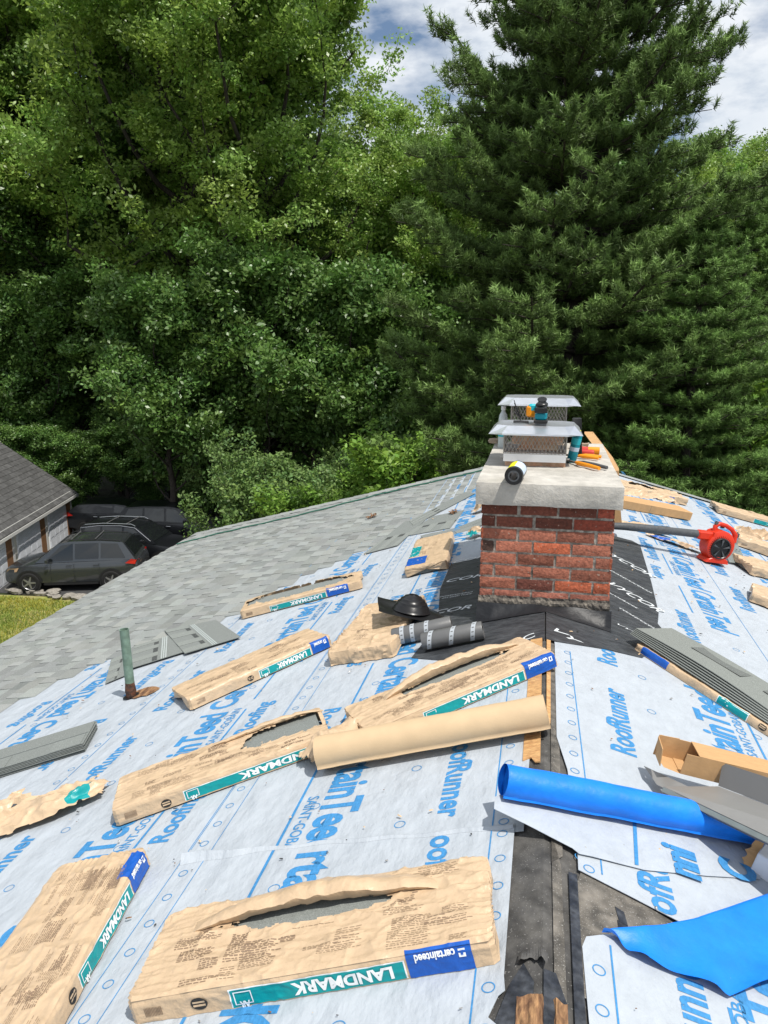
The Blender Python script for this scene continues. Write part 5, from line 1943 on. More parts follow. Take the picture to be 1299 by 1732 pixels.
# ------------------------------------------------------------------ ground, lawn, drive
GZ = -6.7
def grid_ground(name, x0, x1, y0, y1, n, m, z, amp=0.0):
    xs = np.linspace(x0, x1, n + 1); ys = np.linspace(y0, y1, n + 1)
    vs = [(x, y, z + amp * noise.noise(Vector((x * .05, y * .05, 1)))) for x in xs for y in ys]
    mb = MB()
    mb.add(vs, [(i * (n + 1) + j, (i + 1) * (n + 1) + j, (i + 1) * (n + 1) + j + 1, i * (n + 1) + j + 1) for i in range(n) for j in range(n)], m)
    return tag(mb.build(name), kind='structure')
grid_ground('ground', -260, 260, -120, 320, 40, 'forest_floor', GZ - .02)
mb = MB()
drv = [(-19.6, 20.6), (-16.9, 20.9), (-13.6, 21.2), (-9.0, 20.9), (-7.5, 24), (-7.8, 36), (-14, 40), (-21.5, 38), (-20.6, 31), (-19.4, 28.3)]
mb.add([(x, y, GZ) for x, y in drv], [tuple(range(len(drv)))], 'asphalt')
tag(mb.build('driveway'), kind='structure')
mb = MB()
lw = [(-30, -4), (-5.2, -4), (-5.2, 20.6), (-9.0, 20.8), (-13.6, 21.0), (-16.9, 20.7), (-19.6, 20.4), (-30, 18)]
mb.add([(x, y, GZ + .004) for x, y in lw], [tuple(range(len(lw)))], 'lawn')
tag(mb.build('lawn'), kind='structure')
def bulk(name, V, F, mats, mi=None, tint=None, parent=None, smooth=False):
    """fast mesh from numpy; V (n,3), F (m,k)"""
    me = bpy.data.meshes.new(name)
    n, k = F.shape
    me.vertices.add(len(V)); me.vertices.foreach_set('co', np.ascontiguousarray(V, dtype=np.float32).ravel())
    me.loops.add(n * k); me.loops.foreach_set('vertex_index', np.ascontiguousarray(F, dtype=np.int32).ravel())
    me.polygons.add(n)
    me.polygons.foreach_set('loop_start', np.arange(0, n * k, k, dtype=np.int32))
    for m in mats:
        me.materials.append(M[m])
    if mi is not None:
        me.polygons.foreach_set('material_index', np.ascontiguousarray(mi, dtype=np.int32))
    me.update(calc_edges=True)
    if tint is not None:
        at = me.attributes.new('tint', 'FLOAT_COLOR', 'FACE')
        c = np.ones((n, 4), dtype=np.float32); c[:, :3] = tint
        at.data.foreach_set('color', c.ravel())
    me.validate()
    o = bpy.data.objects.new(name, me)
    COL.objects.link(o)
    if parent is not None:
        o.parent = parent
    return o
R_ = np.random.default_rng(12)
# grass blades over the part of the lawn one can see
n = 60000
gx_ = R_.uniform(-19.5, -9.5, n); gy_ = R_.uniform(13.5, 20.55, n)
base = np.stack([gx_, gy_, np.full(n, GZ)], 1)
a_ = R_.uniform(0, 6.28, n)
d_ = np.stack([np.cos(a_), np.sin(a_), np.zeros(n)], 1) * .012
tip = base + np.stack([R_.normal(0, .03, n), R_.normal(0, .03, n), R_.uniform(.04, .10, n)], 1)
V = np.concatenate([base - d_, base + d_, tip]); F = np.stack([np.arange(n), np.arange(n) + n, np.arange(n) + 2 * n], 1)
yl = (np.sin(gx_ * 1.3) * np.cos(gy_ * 1.7) * .5 + R_.random(n)) > .6
tn = np.where(yl[:, None], [[1.9, 1.35, .9]], [[.95, 1.0, .8]]) * R_.uniform(.7, 1.3, (n, 1))
g_o = bulk('grass', V, F, ['grass_blade'], tint=tn)
tag(g_o, 'short patchy sunlit grass on the lawn below the roof', 'grass', kind='stuff')
# low rubble edging between lawn and drive
mb = MB()
rr = random.Random(8)
for q in range(90):
    f = rr.random()
    x = -18.6 + f * 8.8; y = 20.75 + .25 * math.sin(f * 6) + rr.uniform(-.22, .22)
    s_ = rr.uniform(.07, .2)
    prof = [(0, -s_ * .5), (s_ * .8, -s_ * .3), (s_, .05), (s_ * .7, s_ * .45), (0, s_ * .6)]
    M4 = Matrix.Translation((x, y, GZ + s_ * .4)) @ Matrix.Rotation(rr.random() * 6, 4, 'Z') @ Matrix.Scale(rr.uniform(1, 1.7), 4, (1, 0, 0))
    mb.lathe([(r * rr.uniform(.8, 1.2), z) for r, z in prof], 'rock', 7, M4)
tag(mb.build('stone_edging'), 'low line of grey rubble stones edging the lawn by the parked cars', 'stone edging')

# ------------------------------------------------------------------ garage
FA = Vector((-17.444, 21.472, 0)); FB = Vector((-19.298, 28.317, 0))
fd = (FB - FA).normalized(); fn = Vector((-fd.y, fd.x, 0))
if fn.x > 0:
    fn = -fn
GM = Matrix((fd, fn, Vector((0, 0, 1)))).transposed().to_4x4()
GM = Matrix.Translation(FB + Vector((0, 0, GZ))) @ GM          # x along the facade (0 at the far corner), y into the building
gar = thing('garage', 'long low white garage with brown trimmed doors and an old dark shingle roof', 'garage', GM)
WH = 1.86
mb = MB()
Lg = 13.0
mb.box((-Lg, .12, 0), (0, 7.2, WH - .02), 'siding')
z = .08
while z < WH - .1:
    for (a, b) in ((-.26, 0),):
        mb.box((a, .095, z), (b, .12, z + .075), 'siding')
    mb.box((0, .1, z), (.02, 7.2, z + .075), 'siding')
    z += .1
pit = .7
HWd = 3.65
mb.add([(0, 0.12, WH - .02), (0, 7.2, WH - .02), (0, 3.66, WH + HWd * pit - .1)], [(0, 1, 2)], 'siding')
mb.add([(-Lg, 0.12, WH - .02), (-Lg, 7.2, WH - .02), (-Lg, 3.66, WH + HWd * pit - .1)], [(0, 1, 2)], 'siding')
mb.build('wall', gar)
mb = MB()
mb.box((-Lg, .05, WH - .22), (.02, .119, WH - .02), 'trim')
posts = (-.04, -2.90, -5.98, -9.0, -12.0)
for p in posts:
    mb.box((p - .16, .045, 0), (p + .0, .119, WH - .221), 'trim')
mb.build('trim_boards', gar)
for p in posts[:-1]:
    mb = MB()
    x1 = p - .62; x0 = p - 2.70 if p != -.04 else p - 2.60
    nr_ = 4
    for rwi in range(nr_):
        z0 = rwi * 1.62 / nr_
        mb.box((x0, .075, z0 + .006), (x1, .12, z0 + 1.62 / nr_ - .006), 'door_white')
        for c_ in range(4):
            w4 = (x1 - x0) / 4
            mb.rbox((x0 + c_ * w4 + .06, .066, z0 + .07), (x0 + (c_ + 1) * w4 - .06, .0755, z0 + 1.62 / nr_ - .07), 'door_white', .004)
    mb.build('garage_door', gar)
    mb = MB()
    mb.box((x1 + .002, .055, 0), (p - .17, .119, 1.62), 'door_brown')
    mb.build('door_panel', gar)
rf = MB()
rr = random.Random(9)
for sgn in (0, 1):
    ncr = 20
    for k in range(ncr):
        f0, f1 = k / ncr, (k + 1) / ncr
        def rp(x, f, h):
            yy = (-.12 + f * (HWd + .12 + .01)) if sgn == 0 else (7.32 + .32 - f * (HWd + .32 + .01))
            zz = WH - .22 + f * (HWd + .33) * pit + .04
            return Vector((x, yy, zz + h))
        x = -Lg - .2
        while x < .30:
            x2 = min(x + rr.uniform(.25, .5), .32)
            g0 = rr.uniform(.8, 1.2)
            h0 = .03
            vs = [rp(x, f0, h0), rp(x2, f0, h0), rp(x2, f1, .012), rp(x, f1, .012), rp(x, f0, 0), rp(x2, f0, 0)]
            rf.add(vs, [(0, 1, 2, 3), (4, 5, 1, 0)], 'old_shingle', (g0, g0, g0))
            x = x2
rf.build('roof', gar)
mb = MB()
for sgn in (0, 1):
    ys = (-.13, HWd + .02) if sgn == 0 else (7.33 + .32, HWd + .02)
    z0 = WH - .20; z1 = z0 + (HWd + .33) * pit
    for x_ in (.29, -Lg - .2):
        mb.add([(x_, ys[0], z0), (x_ + .03, ys[0], z0), (x_ + .03, ys[1], z1), (x_, ys[1], z1), (x_, ys[0], z0 - .16), (x_ + .03, ys[0], z0 - .16), (x_ + .03, ys[1], z1 - .16), (x_, ys[1], z1 - .16)],
               [(0, 1, 2, 3), (7, 6, 5, 4), (1, 5, 6, 2), (0, 3, 7, 4)], 'trim')
mb.box((-Lg - .2, -.15, WH - .30), (.32, -.125, WH - .19), 'trim')
mb.build('fascia', gar)

# ------------------------------------------------------------------ cars
def suv(name, label, pos, yaw, paint, scale=1.0, rack=True, L=4.6, W=1.82, H=1.68, belt=1.02, style=0):
    M4 = Matrix.Translation(pos) @ Matrix.Rotation(yaw, 4, 'Z') @ Matrix.Scale(scale, 4)
    t = thing(name, label, 'car', M4, 'dark cars parked by the garage')
    hw = W / 2
    # x = 0 front ... L rear ; stations: x, z_bottom, z_top(body), half width
    st = [(0, .38, .62, .60), (.06, .30, .78, .74), (.25, .25, .88, .84), (.75, .24, .97, .90), (1.25, .24, 1.03, .91), (1.6, .24, 1.05, .91), (2.4, .24, 1.06, .91), (3.3, .25, 1.08, .91), (3.95, .27, 1.10, .90), (4.35, .33, 1.10, .86), (4.52, .40, 1.05, .80), (4.60, .46, .90, .74)]
    k_ = L / 4.6
    ring = []
    for (x, zb, zt, w_) in st:
        x *= k_; w_ *= hw / .91
        sh_ = [(0, zb), (w_ * .80, zb), (w_ * .96, zb + .10), (w_, (zb + zt) * .5), (w_ * .985, zt - .16), (w_ * .93, zt - .03), (w_ * .80, zt), (0, zt + .03)]
        ring.append([Vector((x, y, z)) for y, z in sh_] + [Vector((x, -y, z)) for y, z in sh_[-2:0:-1]])
    mb = MB()
    n_ = len(ring[0])
    vs = [p for r_ in ring for p in r_]
    # wheel arches: push body panels up by skipping is not needed; dark arch discs sit proud
    fs = []
    for i in range(len(ring) - 1):
        for j in range(n_):
            fs.append((i * n_ + j, (i + 1) * n_ + j, (i + 1) * n_ + (j + 1) % n_, i * n_ + (j + 1) % n_))
    fs += [tuple(range(n_)), tuple(range(len(vs) - 1, len(vs) - n_ - 1, -1))]
    mb.add(vs, fs, paint)
    # greenhouse
    gh = [(1.05, 1.00, .78, .74), (1.85, 1.60, .80, .64), (2.3, 1.66, .81, .66), (3.3, 1.66, .81, .66), (4.05, 1.60, .80, .63), (4.45, 1.06, .79, .72)]
    gv, top = [], []
    roof = [(1.88, 1.585), (2.3, 1.655), (3.3, 1.655), (4.02, 1.60)]
    low = [(1.08, 1.03), (4.48, 1.07)]
    rw_, lw_ = .64 * hw / .91, .83 * hw / .91
    hs = H / 1.68
    def g(x, y, z):
        return Vector((x * k_, y, z * hs if z > 1.1 else z))
    top = [g(x, s_ * rw_, z) for s_ in (1, -1) for x, z in roof]
    lowp = [g(1.10, lw_, 1.02), g(4.46, lw_, 1.08), g(1.10, -lw_, 1.02), g(4.46, -lw_, 1.08)]
    v = top + lowp
    f = [(0, 1, 5, 4), (1, 2, 6, 5), (2, 3, 7, 6), (8, 9, 3, 2, 1, 0), (10, 4, 5, 6, 7, 11), (8, 0, 4, 10), (9, 11, 7, 3)]
    mb.add(v, f, paint)
    body = mb.build('body', t)
    smooth_angle(body, 30)
    # windows, slightly proud of the pillars
    def wn_(pts, out):
        b = MB()
        pts = [Vector(p) for p in pts]
        b.add([p + Vector(out) for p in pts] + [p - Vector(out) * .5 for p in pts], [tuple(range(len(pts)))] + [(i, (i + 1) % len(pts), len(pts) + (i + 1) % len(pts), len(pts) + i) for i in range(len(pts))], 'car_glass')
        return b.build('window', t)
    for s_ in (1, -1):
        def side(x, f_):
            """point on the side glass plane at fraction f_ up"""
            zl = 1.02 + .06 * (x - 1.1) / 3.36
            # roof height by interpolation
            zr = np.interp(x, [1.10, 1.88, 2.3, 3.3, 4.02, 4.46], [1.02, 1.585, 1.655, 1.655, 1.60, 1.08])
            zz = zl + (zr - zl) * f_
            ff = (zz - zl) / (1.64 - zl)
            return (x * k_, s_ * (lw_ + (rw_ - lw_) * ff), zz * hs if zz > 1.1 else zz)
        for (a, b, c, d) in ((1.42, 2.36, 2.36, 1.98), (2.44, 3.22, 3.22, 2.44), (3.30, 4.12, 3.86, 3.30)):
            wn_([side(a, .10 if a > 1.5 else .16), side(b, .08), side(c, .90), side(d, .88)], (0, s_ * .006, .001))
    wn_([(1.20 * k_, lw_ * .9, 1.10 * (hs if hs > 1 else 1)), (1.20 * k_, -lw_ * .9, 1.10 * (hs if hs > 1 else 1)), (1.84 * k_, -rw_ * .92, 1.555 * hs), (1.84 * k_, rw_ * .92, 1.555 * hs)], (-.008, 0, .010))
    wn_([(4.40 * k_, lw_ * .85, 1.16 * hs), (4.40 * k_, -lw_ * .85, 1.16 * hs), (4.07 * k_, -rw_ * .9, 1.55 * hs), (4.07 * k_, rw_ * .9, 1.55 * hs)], (.012, 0, .008))
    b = MB()
    for s_ in (1, -1):
        for x in (.88, 3.62):
            x *= k_
            n2 = 22
            vs = []
            for q in range(n2 + 1):
                a = math.pi * q / n2
                for r_ in (.36, .435):
                    vs.append(Vector((x + math.cos(a) * r_, s_ * (hw + .008), .36 + math.sin(a) * r_)))
            b.add(vs, [(2 * q, 2 * q + 1, 2 * q + 3, 2 * q + 2) for q in range(n2)], 'car_trim')
            b.lathe([(0, -.02), (.40, -.02), (.40, .01), (0, .011)], 'black_print', 22, Matrix.Translation((x, s_ * (hw - .01), .36)) @ Matrix.Rotation(RAD(-90 * s_), 4, 'X'))
        b.box((.95 * k_ + .4, s_ * hw * .93 - .02, .24), (3.2 * k_, s_ * hw * .93 + .035, .34), 'car_trim')
    b.build('arch_trim', t)
    for s_ in (1, -1):
        for x in (.88, 3.62):
            b = MB()
            wm = Matrix.Translation((x * k_, s_ * (hw - .08), .355)) @ Matrix.Rotation(RAD(-90 * s_), 4, 'X')
            b.lathe([(.20, -.02), (.30, -.03), (.35, .0), (.355, .06), (.345, .10), (.30, .11), (.23, .10)], 'tyre', 30, wm)
            wo = b.build('wheel', t, True)
            b = MB()
            b.lathe([(.235, .098), (.225, .085), (.20, .06)], 'alloy', 26, wm)
            for q in range(5):
                rm = wm @ Matrix.Rotation(2 * math.pi * q / 5, 4, 'Z')
                b.prism([(.02, -.035), (.22, -.02), (.22, .02), (.02, .035)], .070, .095, 'alloy', rm)
            b.lathe([(0, .1), (.05, .098), (.055, .08)], 'alloy', 16, wm)
            b.build('rim', wo)
    for s_ in (1, -1):
        b = MB()
        b.add([Vector(p) for p in ((.10 * k_, s_ * (hw - .22), .66), (.52 * k_, s_ * (hw - .055), .74), (.60 * k_, s_ * (hw - .06), .88), (.20 * k_, s_ * (hw - .16), .83))], [(0, 1, 2, 3)], 'lamp_clear')
        b.v = [tuple(Vector(p) + Vector((-.02, s_ * .03, .01))) for p in b.v]
        b.build('headlight', t)
        b = MB()
        b.add([Vector(p) for p in ((4.12 * k_, s_ * (hw + .008), .98), (4.44 * k_, s_ * (hw - .055), .92), (4.50 * k_, s_ * (hw - .08), 1.06), (4.34 * k_, s_ * (hw - .03), 1.12), (4.54 * k_, s_ * (hw - .3), .95), (4.54 * k_, s_ * (hw - .3), 1.06))], [(0, 1, 2, 3), (1, 4, 5, 2)], 'tail_red')
        b.build('tail_light', t)
        b = MB()
        b.rbox((1.50 * k_, s_ * (hw + .10) - .07, 1.06), (1.62 * k_, s_ * (hw + .10) + .07, 1.22), paint, .03)
        b.box((1.53 * k_, s_ * (hw - .02) - .05, 1.05), (1.58 * k_, s_ * (hw - .02) + .06, 1.10), 'car_trim')
        b.build('wing_mirror', t)
        for x in (1.95, 2.85):
            b = MB()
            b.tube([(x * k_ + .20, s_ * (hw + .012), .93), (x * k_ + .38, s_ * (hw + .012), .935)], .013, 'car_trim' if paint == 'car_grey' else 'chrome', 8)
            b.build('door_handle', t)
    b = MB()
    for x in (1.62, 2.40, 3.24):      # door gaps
        for s_ in (1, -1):
            b.box((x * k_, s_ * (hw + .0012) - .001, .36), (x * k_ + .009, s_ * (hw + .0012) + .001, 1.0), 'black_print')
    b.build('door_seams', t)
    if rack:
        b = MB()
        zr_ = 1.66 * hs
        for s_ in (1, -1):
            b.tube([(1.95 * k_, s_ * rw_ * .93, zr_ - .03), (2.1 * k_, s_ * rw_ * .93, zr_ + .045), (3.2 * k_, s_ * rw_ * .93, zr_ + .05), (3.95 * k_, s_ * rw_ * .93, zr_ - .02)], .016, 'car_trim' if paint == 'car_grey' else 'chrome', 8)
        for x in (2.3, 3.1):
            b.tube([(x * k_, -rw_ * .9, zr_ + .05), (x * k_, rw_ * .9, zr_ + .05)], .016, 'alloy', 8)
        b.build('roof_rack', t)
    if style:
        b = MB()
        for s_ in (1, -1):
            b.tube([(1.30 * k_, s_ * (lw_ - .02), 1.12), (1.95 * k_, s_ * (rw_ + .02), 1.575 * hs), (2.5 * k_, s_ * (rw_ + .025), 1.645 * hs), (3.4 * k_, s_ * (rw_ + .03), 1.62 * hs), (4.1 * k_, s_ * (rw_ + .03), 1.52 * hs), (4.0 * k_, s_ * (lw_ + .005), 1.14)], .012, 'chrome', 6)
        b.build('window_trim', t)
    return t
suv('parked_car', 'dark grey car nearest the lawn, nose to the garage, red tail light at right', (-17.25, 21.6, GZ + .015), RAD(17), 'car_grey', .95, H=1.74)
suv('parked_car', 'black car in the middle of the row, silver roof bars, tail towards the garage', (-12.35, 25.0, GZ + .015), RAD(180 + 5), 'car_black', .95, style=1)
suv('parked_car', 'black car farthest from the garage with a plain roof', (-12.1, 28.0, GZ + .015), RAD(180 + 9), 'car_black', 1.0, rack=False)
suv('parked_car', 'black low car mostly hidden behind the middle one', (-15.2, 29.2, GZ + .015), RAD(180 + 10), 'car_black', .95, rack=False, H=1.45)

# ------------------------------------------------------------------ trees
def leaf_quads(C, size, rng_, up=.3, aspect=.55, fold=.25):
    """leaf-sized faces at points C; normals lean upward"""
    n = len(C)
    nrm = rng_.normal(0, 1, (n, 3)); nrm[:, 2] = np.abs(nrm[:, 2]) + up
    nrm /= np.linalg.norm(nrm, axis=1, keepdims=True)
    r = rng_.normal(0, 1, (n, 3))
    a = np.cross(nrm, r); a /= np.linalg.norm(a, axis=1, keepdims=True) + 1e-9
    b = np.cross(nrm, a)
    s = size * rng_.uniform(.65, 1.35, (n, 1))
    p0 = C - a * s * .5; p1 = C + b * s * aspect * .5 - nrm * s * fold * .2; p2 = C + a * s * .5 - nrm * s * fold * .4; p3 = C - b * s * aspect * .5 - nrm * s * fold * .2
    V = np.stack([p0, p1, p2, p3], 1).reshape(-1, 3)
    F = np.arange(4 * n).reshape(-1, 4)
    return V, F
def limbs(mb, start, direction, length, r0, depth, rng_, tips, m, wander=.25, split=(2, 4), upturn=.15, tipw=None):
    p = Vector(start); d = Vector(direction).normalized()
    segs = 5
    path, rs = [p.copy()], [r0]
    for i in range(segs):
        d = (d + Vector((rng_.uniform(-1, 1), rng_.uniform(-1, 1), rng_.uniform(-1, 1))) * wander + Vector((0, 0, upturn))).normalized()
        p = p + d * length / segs
        path.append(p.copy()); rs.append(max(.012, r0 * (1 - .62 * (i + 1) / segs)))
        if depth <= 1 or i >= 2:
            tips.append((p.copy(), d.copy(), depth))
    mb.tube(path, rs, m, 7 if r0 > .1 else 5, cap=False)
    if depth > 0:
        for q in range(rng_.randint(*split)):
            k = rng_.randint(2, segs)
            side = Vector((rng_.uniform(-1, 1), rng_.uniform(-1, 1), rng_.uniform(-.5, .8))).normalized()
            limbs(mb, path[k], (d * .5 + side * .9), length * rng_.uniform(.5, .75), rs[k] * .68, depth - 1, rng_, tips, m, wander, split, upturn, tipw)
def deciduous(H, crown_r, base_h, seed, leaf, lsize, nleaf, bark='bark', r0=.35, nprim=11, clump=.75, flat=.55, name='broadleaf_tree', low=False):
    rg = random.Random(seed); nr = np.random.default_rng(seed)
    t = thing(name, '', 'tree')
    mb = MB()
    tips = []
    tp, tr_ = [Vector((0, 0, -.2))], [r0 * 1.25]
    for i in range(1, 9):
        f = i / 8
        tp.append(Vector((rg.uniform(-.25, .25) * f * 1.5, rg.uniform(-.25, .25) * f * 1.5, H * .92 * f))); tr_.append(r0 * (1 - f) ** .8 + .03)
    mb.tube(tp, tr_, bark, 10, cap=False)
    for q in range(nprim):
        f = base_h / H + (1 - base_h / H) * (q + rg.random()) / nprim * .93
        z = H * f * .95
        k = min(7, int(f * .98 * 8)); tt_ = f * .98 * 8 - k
        p = tp[k].lerp(tp[k + 1], tt_)
        az = q * 2.4 + rg.uniform(-.4, .4)
        prof = math.sin(math.pi * min(1, max(.12, (f - base_h / H) / (1 - base_h / H) * .80 + .18))) ** .7
        ln = crown_r * prof * rg.uniform(.75, 1.05)
        limbs(mb, p, (math.cos(az), math.sin(az), .35 + .5 * f), ln, max(.04, r0 * .42 * (1 - f * .6)), 2, rg, tips, bark)
    tips.append((tp[-1], Vector((0, 0, 1)), 0))
    tro = mb.build('trunk', t, True)
    P = np.array([tuple(a) for a, b, c in tips])
    # clump centres: tips plus jitter, each a flattened puff
    per = max(8, nleaf // len(P))
    C = []
    tint = []
    for p in P:
        s = clump * nr.uniform(.6, 1.35)
        k = int(per * nr.uniform(.5, 1.5))
        q = nr.normal(0, 1, (k, 3)); q /= np.linalg.norm(q, axis=1, keepdims=True)
        q *= (nr.random((k, 1)) ** .45) * s
        q[:, 2] = q[:, 2] * flat + .1
        C.append(p + q)
        g0 = nr.uniform(.78, 1.25); w = nr.uniform(.9, 1.12)
        tint.append(np.tile([[g0 * w, g0, g0 * nr.uniform(.8, 1.1)]], (k, 1)) * nr.uniform(.75, 1.3, (k, 1)))
    C = np.concatenate(C); tint = np.concatenate(tint)
    V, F = leaf_quads(C, lsize, nr)
    bulk('crown', V, F, [leaf], tint=tint, parent=t)
    return t
def copy_tree_thing(src, loc, rz, sc, label, group):
    r = src.copy(); COL.objects.link(r)
    r.location = loc; r.rotation_euler = (0, 0, rz); r.scale = sc
    tag(r, label, src['category'], group)
    for chd in list(src.children):
        c = chd.copy(); COL.objects.link(c); c.parent = r
    return r
def polar(az, d, z=GZ):
    return Vector((d * math.sin(RAD(az)), d * math.cos(RAD(az)), z))
def put(t, az, d, rz, label, group, sc=1.0, scz=None):
    t.location = polar(az, d); t.rotation_euler = (0, 0, rz); t.scale = (sc, sc, scz or sc)
    tag(t, label, None, group)
GRP = 'broadleaf trees of the wood behind the garage'
oak = deciduous(24, 9.0, 8.5, 101, 'leaf_oak', .205, 150000, r0=.55, nprim=20, clump=.8)
put(oak, -25.0, 38.5, 1.0, 'broad oak in the middle of the wood whose dark trunk forks above the parked cars', GRP)
tallA = deciduous(25, 6.2, 7.0, 102, 'leaf_oak', .20, 95000, r0=.34, nprim=18, clump=.7)
put(tallA, -21.0, 47, .3, 'tall leafy tree left of the sky gap, sky showing through its top', GRP)
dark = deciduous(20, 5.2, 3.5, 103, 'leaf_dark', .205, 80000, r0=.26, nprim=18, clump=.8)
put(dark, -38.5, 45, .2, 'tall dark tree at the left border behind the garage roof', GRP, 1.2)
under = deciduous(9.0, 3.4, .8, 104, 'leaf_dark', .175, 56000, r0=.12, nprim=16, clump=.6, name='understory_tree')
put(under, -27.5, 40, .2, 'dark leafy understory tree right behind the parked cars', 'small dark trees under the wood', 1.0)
bright = deciduous(6.2, 2.2, .5, 105, 'leaf_bright', .17, 16000, r0=.06, nprim=14, clump=.42, flat=.7, name='young_tree')
put(bright, -9.6, 20.6, .2, 'bright green young tree nearest the left side of the chimney', 'young trees and bushes behind the roof', .95, .86)
bush = deciduous(5.0, 2.6, .3, 106, 'leaf_pale', .15, 26000, r0=.06, nprim=15, clump=.5, name='bush')
put(bush, -21.8, 23.5, .2, 'pale grey green bush at the far left end of the shingles', 'young trees and bushes behind the roof', .72, .74)
ct = copy_tree_thing
# big trees
L_tall = [
    (oak, -35.5, 47, 2.1, 1.03, 'leafy oak between the left border and the forked oak, reaching out of the frame'),
    (oak, -20.3, 35.5, 3.3, .88, 'leafy oak right of the forked one, leaning crown below the sky gap'),
    (tallA, -43, 42, 1.2, 1.05, 'tall tree cut by the left border high above the garage'),
    (tallA, -30.5, 45, 2.5, 1.12, 'tall tree behind the forked oak, left of its top'),
    (tallA, -26.0, 51, 4.0, 1.15, 'tall tree behind the forked oak, right of its top'),
    (oak, -11.4, 41, 5.1, .66, 'rounded tree directly right of the sky-gap tree, below the clouds'),
    (tallA, -8.5, 46, 1.9, .66, 'slim bright tree touching the left side of the big pine'),
    (dark, -4.0, 48, .9, 1.0, 'dark tree seen through the left branches of the big pine'),
    (dark, 3.0, 47, 2.9, 1.0, 'dark tree hidden behind the trunk of the big pine'),
    (oak, 13.8, 44, .4, .64, 'sunny broadleaf tree at the right border above the smaller pine'),
    (tallA, 17.5, 40, 2.7, .74, 'sunny broadleaf tree cut by the right border'),
    (dark, 9.5, 50, 3.9, .95, 'dark broadleaf tree between the two pines'),
    (dark, -33.0, 43, 4.4, 1.05, 'slender dark tree just right of the garage roof'),
    (dark, -21.5, 46, 1.4, 1.0, 'slender dark tree in the shade right of the forked trunk'),
    (dark, -15.0, 46, 3.1, .95, 'slender dark tree in shade at the middle of the wood'),
    (dark, -10.5, 47, 5.5, .9, 'slender dark tree left of the pine in shade'),
    (dark, 19.5, 36, .6, .9, 'dark tree beyond the right border'),
]
for (s, az, d, rz, sc, lab) in L_tall:
    ct(s, polar(az, d), rz, (sc, sc, sc), lab, GRP)
UG = 'small dark trees under the wood'
rr = random.Random(31)
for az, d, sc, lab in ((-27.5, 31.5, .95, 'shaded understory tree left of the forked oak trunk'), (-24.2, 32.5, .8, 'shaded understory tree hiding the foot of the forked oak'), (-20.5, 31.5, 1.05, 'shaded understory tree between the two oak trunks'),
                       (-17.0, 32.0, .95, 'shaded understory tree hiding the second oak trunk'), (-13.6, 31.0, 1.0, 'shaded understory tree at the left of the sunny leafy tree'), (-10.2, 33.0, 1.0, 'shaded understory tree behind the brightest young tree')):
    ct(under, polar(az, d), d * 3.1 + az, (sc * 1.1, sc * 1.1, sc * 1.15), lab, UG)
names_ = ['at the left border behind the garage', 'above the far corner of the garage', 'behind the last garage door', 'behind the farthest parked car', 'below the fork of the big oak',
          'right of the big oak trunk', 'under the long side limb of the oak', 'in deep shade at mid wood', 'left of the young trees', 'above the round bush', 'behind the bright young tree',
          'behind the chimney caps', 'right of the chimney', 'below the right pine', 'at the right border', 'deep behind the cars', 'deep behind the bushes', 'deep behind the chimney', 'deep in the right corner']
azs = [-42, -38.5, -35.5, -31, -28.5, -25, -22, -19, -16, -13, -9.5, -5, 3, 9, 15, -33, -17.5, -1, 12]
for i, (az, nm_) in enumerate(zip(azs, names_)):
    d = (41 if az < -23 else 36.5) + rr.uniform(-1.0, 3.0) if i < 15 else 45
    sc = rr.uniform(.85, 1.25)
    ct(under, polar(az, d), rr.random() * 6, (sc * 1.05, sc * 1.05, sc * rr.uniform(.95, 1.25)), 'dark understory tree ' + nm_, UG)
BG = 'young trees and bushes behind the roof'
for az, sc, lab in ((-36.3, .6, 'low dark bush right of the garage corner'), (-33.4, .55, 'low dark bush behind the hidden car'), (-30.6, .6, 'low dark bush behind the farthest car roof'), (-27.6, .55, 'low dark bush in front of the forked trunk'), (-25.0, .6, 'low dark bush right of the forked trunk')):
    ct(under, polar(az, 37.5), az, (sc, sc, sc * .75), lab, 'low dark bushes behind the cars')
ct(bright, polar(-15.6, 21.5), 2.0, (.85, .85, .66), 'bright green young tree second from the chimney, low and wide', BG)
ct(bush, polar(-18.4, 22.5), 1.0, (.8, .8, .76), 'round leafy bush between the bright young trees and the pale one', BG)
ct(bush, polar(-12.6, 24.5), 3.0, (.7, .7, .80), 'pale bush between the two bright young trees', BG)
ct(bush, polar(-24.6, 33.5), 4.0, (.9, .9, .9), 'dark looking bush beside the farthest parked car', BG)
ct(bright, polar(-6.6, 22.5), 4.0, (.8, .8, .62), 'short bright young tree at the left foot of the pine', BG)
# far wood closing the view, as one mass
nr = np.random.default_rng(77)
Cs, ts = [], []
for q in range(1500):
    az = nr.uniform(-50, 27); d = nr.uniform(56, 66)
    topz = 13 if az < -8 else 7
    if az < -8:
        topz = 12
    z = GZ + nr.uniform(0, 1) ** .9 * (topz - GZ)
    c = np.array([d * math.sin(RAD(az)), d * math.cos(RAD(az)), z])
    k = 46
    qv = nr.normal(0, 1, (k, 3)); qv /= np.linalg.norm(qv, axis=1, keepdims=True)
    qv *= nr.random((k, 1)) ** .4 * nr.uniform(1.2, 2.2); qv[:, 2] *= .6
    Cs.append(c + qv); g0 = nr.uniform(.6, 1.2)
    ts.append(np.full((k, 3), g0) * nr.uniform(.8, 1.2, (k, 1)))
V, F = leaf_quads(np.concatenate(Cs), .52, nr)
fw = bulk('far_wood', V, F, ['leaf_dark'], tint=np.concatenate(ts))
tag(fw, 'far mass of the wood closing the view behind all the trees', 'wood', kind='stuff')

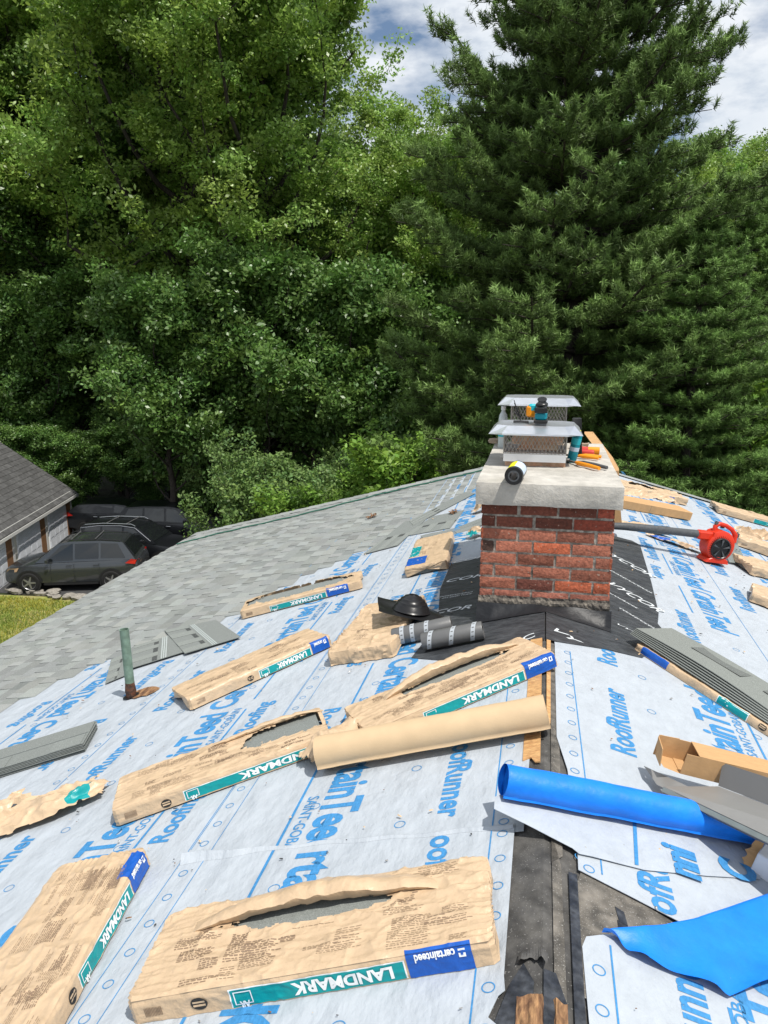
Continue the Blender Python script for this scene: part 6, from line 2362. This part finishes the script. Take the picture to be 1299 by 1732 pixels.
# ------------------------------------------------------------------ pines
def pine(H, R0, seed, nwh, mneedle, base=1.5, r0=.34, dens=1.0, name='pine_tree', tuft=.20):
    rg = random.Random(seed); nr = np.random.default_rng(seed)
    t = thing(name, '', 'tree')
    mb = MB()
    mb.tube([(0, 0, -.2), (.05, 0, H * .3), (-.05, .05, H * .6), (0, 0, H)], [r0, r0 * .8, r0 * .5, .03], 'bark', 10, cap=False)
    C, D, G = [], [], []
    z = base
    while z < H - .3:
        f = (z - base) / (H - base)
        rr_ = R0 * (1 - f) ** .72 * (.72 + .28 * min(1, (f + .12) * 4))
        nb = rg.randint(5, 7)
        a0 = rg.random() * 6.28
        for q in range(nb):
            az = a0 + 2 * math.pi * q / nb + rg.uniform(-.35, .35)
            ln = rr_ * rg.uniform(.62, 1.12)
            out = Vector((math.cos(az), math.sin(az), 0)); sd = Vector((-out.y, out.x, 0))
            path = []
            lift_ = rg.uniform(.05, .30) + .3 * f
            for k in range(9):
                u = k / 8
                path.append(Vector((0, 0, z)) + out * ln * u + sd * .12 * ln * math.sin(u * 2 + az) + Vector((0, 0, ln * (-.08 * math.sin(u * 3.1) + lift_ * u * u + .05 * u))))
            mb.tube(path, [max(.012, .10 * (1 - f) * (1 - k / 9) + .012) for k in range(9)], 'bark', 5, cap=False)
            # outer part of each branch carries separate plumes of upright candles
            npl = max(3, int(ln * 2.0))
            for s_ in range(npl):
                u = .10 + .88 * (s_ + .5 + rg.uniform(-.2, .2)) / npl
                k = min(7, int(u * 8)); p = path[k].lerp(path[k + 1], u * 8 - k)
                for sgn in (-1, 1):
                    pl = (.8 + .7 * (1 - u)) * min(1, ln / 2.4) * rg.uniform(.75, 1.2)
                    dr = (out * rg.uniform(.7, 1.1) + sd * sgn * rg.uniform(.35, .9) + Vector((0, 0, rg.uniform(.05, .30)))).normalized()
                    mb.tube([p, p + dr * pl], [.018, .008], 'bark', 4, cap=False)
                    g0 = rg.uniform(.80, 1.18)
                    ncd = max(4, int(pl * 11 * dens))
                    for m_ in range(ncd):
                        w_ = (m_ + .6) / ncd
                        sid = sd.cross(Vector((0, 0, 1)))
                        c0 = p + dr * pl * w_ + Vector((rg.gauss(0, .11), rg.gauss(0, .11), rg.uniform(-.04, .05)))
                        cd = (dr * .55 + Vector((rg.uniform(-.25, .25), rg.uniform(-.25, .25), .85))).normalized()
                        ch_ = rg.uniform(.20, .42) * (.7 + .5 * w_)
                        for e_ in range(4):
                            C.append(tuple(c0 + cd * ch_ * (e_ + .3) / 4)); D.append(tuple(cd)); G.append(g0 * (.55 + .24 * e_))  # tint paints in shading: dark gaps, bright tips, besides paler new growth
        z += max(.34, (H - base) / nwh * rg.uniform(.7, 1.3))
    for q in range(26):
        C.append((rg.gauss(0, .12), rg.gauss(0, .12), H - rg.random() * .9)); D.append((rg.gauss(0, .3), rg.gauss(0, .3), 1)); G.append(1)
    mb.build('trunk', t, True)
    C = np.array(C); D = np.array(D); G = np.array(G)
    K = 14
    n = len(C)
    Cc = np.repeat(C, K, 0); Dd = np.repeat(D, K, 0)
    rnd = nr.normal(0, 1, (n * K, 3)); rnd /= np.linalg.norm(rnd, axis=1, keepdims=True)
    dirs = Dd * .6 + rnd * .8; dirs /= np.linalg.norm(dirs, axis=1, keepdims=True)
    ln = tuft * nr.uniform(.5, 1.0, (n * K, 1))
    start = Cc - Dd * .03 + nr.normal(0, .022, (n * K, 3))
    side = np.cross(dirs, nr.normal(0, 1, (n * K, 3))); side /= np.linalg.norm(side, axis=1, keepdims=True) + 1e-9
    wd = .0115 * nr.uniform(.7, 1.4, (n * K, 1))
    V = np.stack([start - side * wd, start + side * wd, start + dirs * ln], 1).reshape(-1, 3)
    F = np.arange(3 * n * K).reshape(-1, 3)
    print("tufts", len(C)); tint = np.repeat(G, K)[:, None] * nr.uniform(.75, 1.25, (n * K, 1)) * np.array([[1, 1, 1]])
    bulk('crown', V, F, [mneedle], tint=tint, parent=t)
    print('pine', name, n * K)
    return t
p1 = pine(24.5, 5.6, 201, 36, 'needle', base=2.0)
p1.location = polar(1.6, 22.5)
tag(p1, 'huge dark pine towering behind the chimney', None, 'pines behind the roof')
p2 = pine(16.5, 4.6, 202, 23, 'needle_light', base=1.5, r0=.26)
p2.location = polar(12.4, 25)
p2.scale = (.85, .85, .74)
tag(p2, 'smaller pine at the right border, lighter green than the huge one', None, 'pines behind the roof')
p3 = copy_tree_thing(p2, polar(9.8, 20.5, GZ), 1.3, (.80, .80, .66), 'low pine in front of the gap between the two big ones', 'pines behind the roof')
ct(oak, polar(-8.3, 35), 4.3, (.60, .60, .62), 'sunny leafy tree between the second oak and the huge pine', GRP)
ct(oak, polar(16.5, 33), 1.3, (.54, .54, .54), 'bright broadleaf tree at the right border beside the smaller pine', GRP)
ct(bright, polar(15.5, 24), 2.3, (1.2, 1.2, 1.15), 'bright young tree low at the right border', BG)
for m in list(bpy.data.meshes):
    if m.users == 0:
        bpy.data.meshes.remove(m)
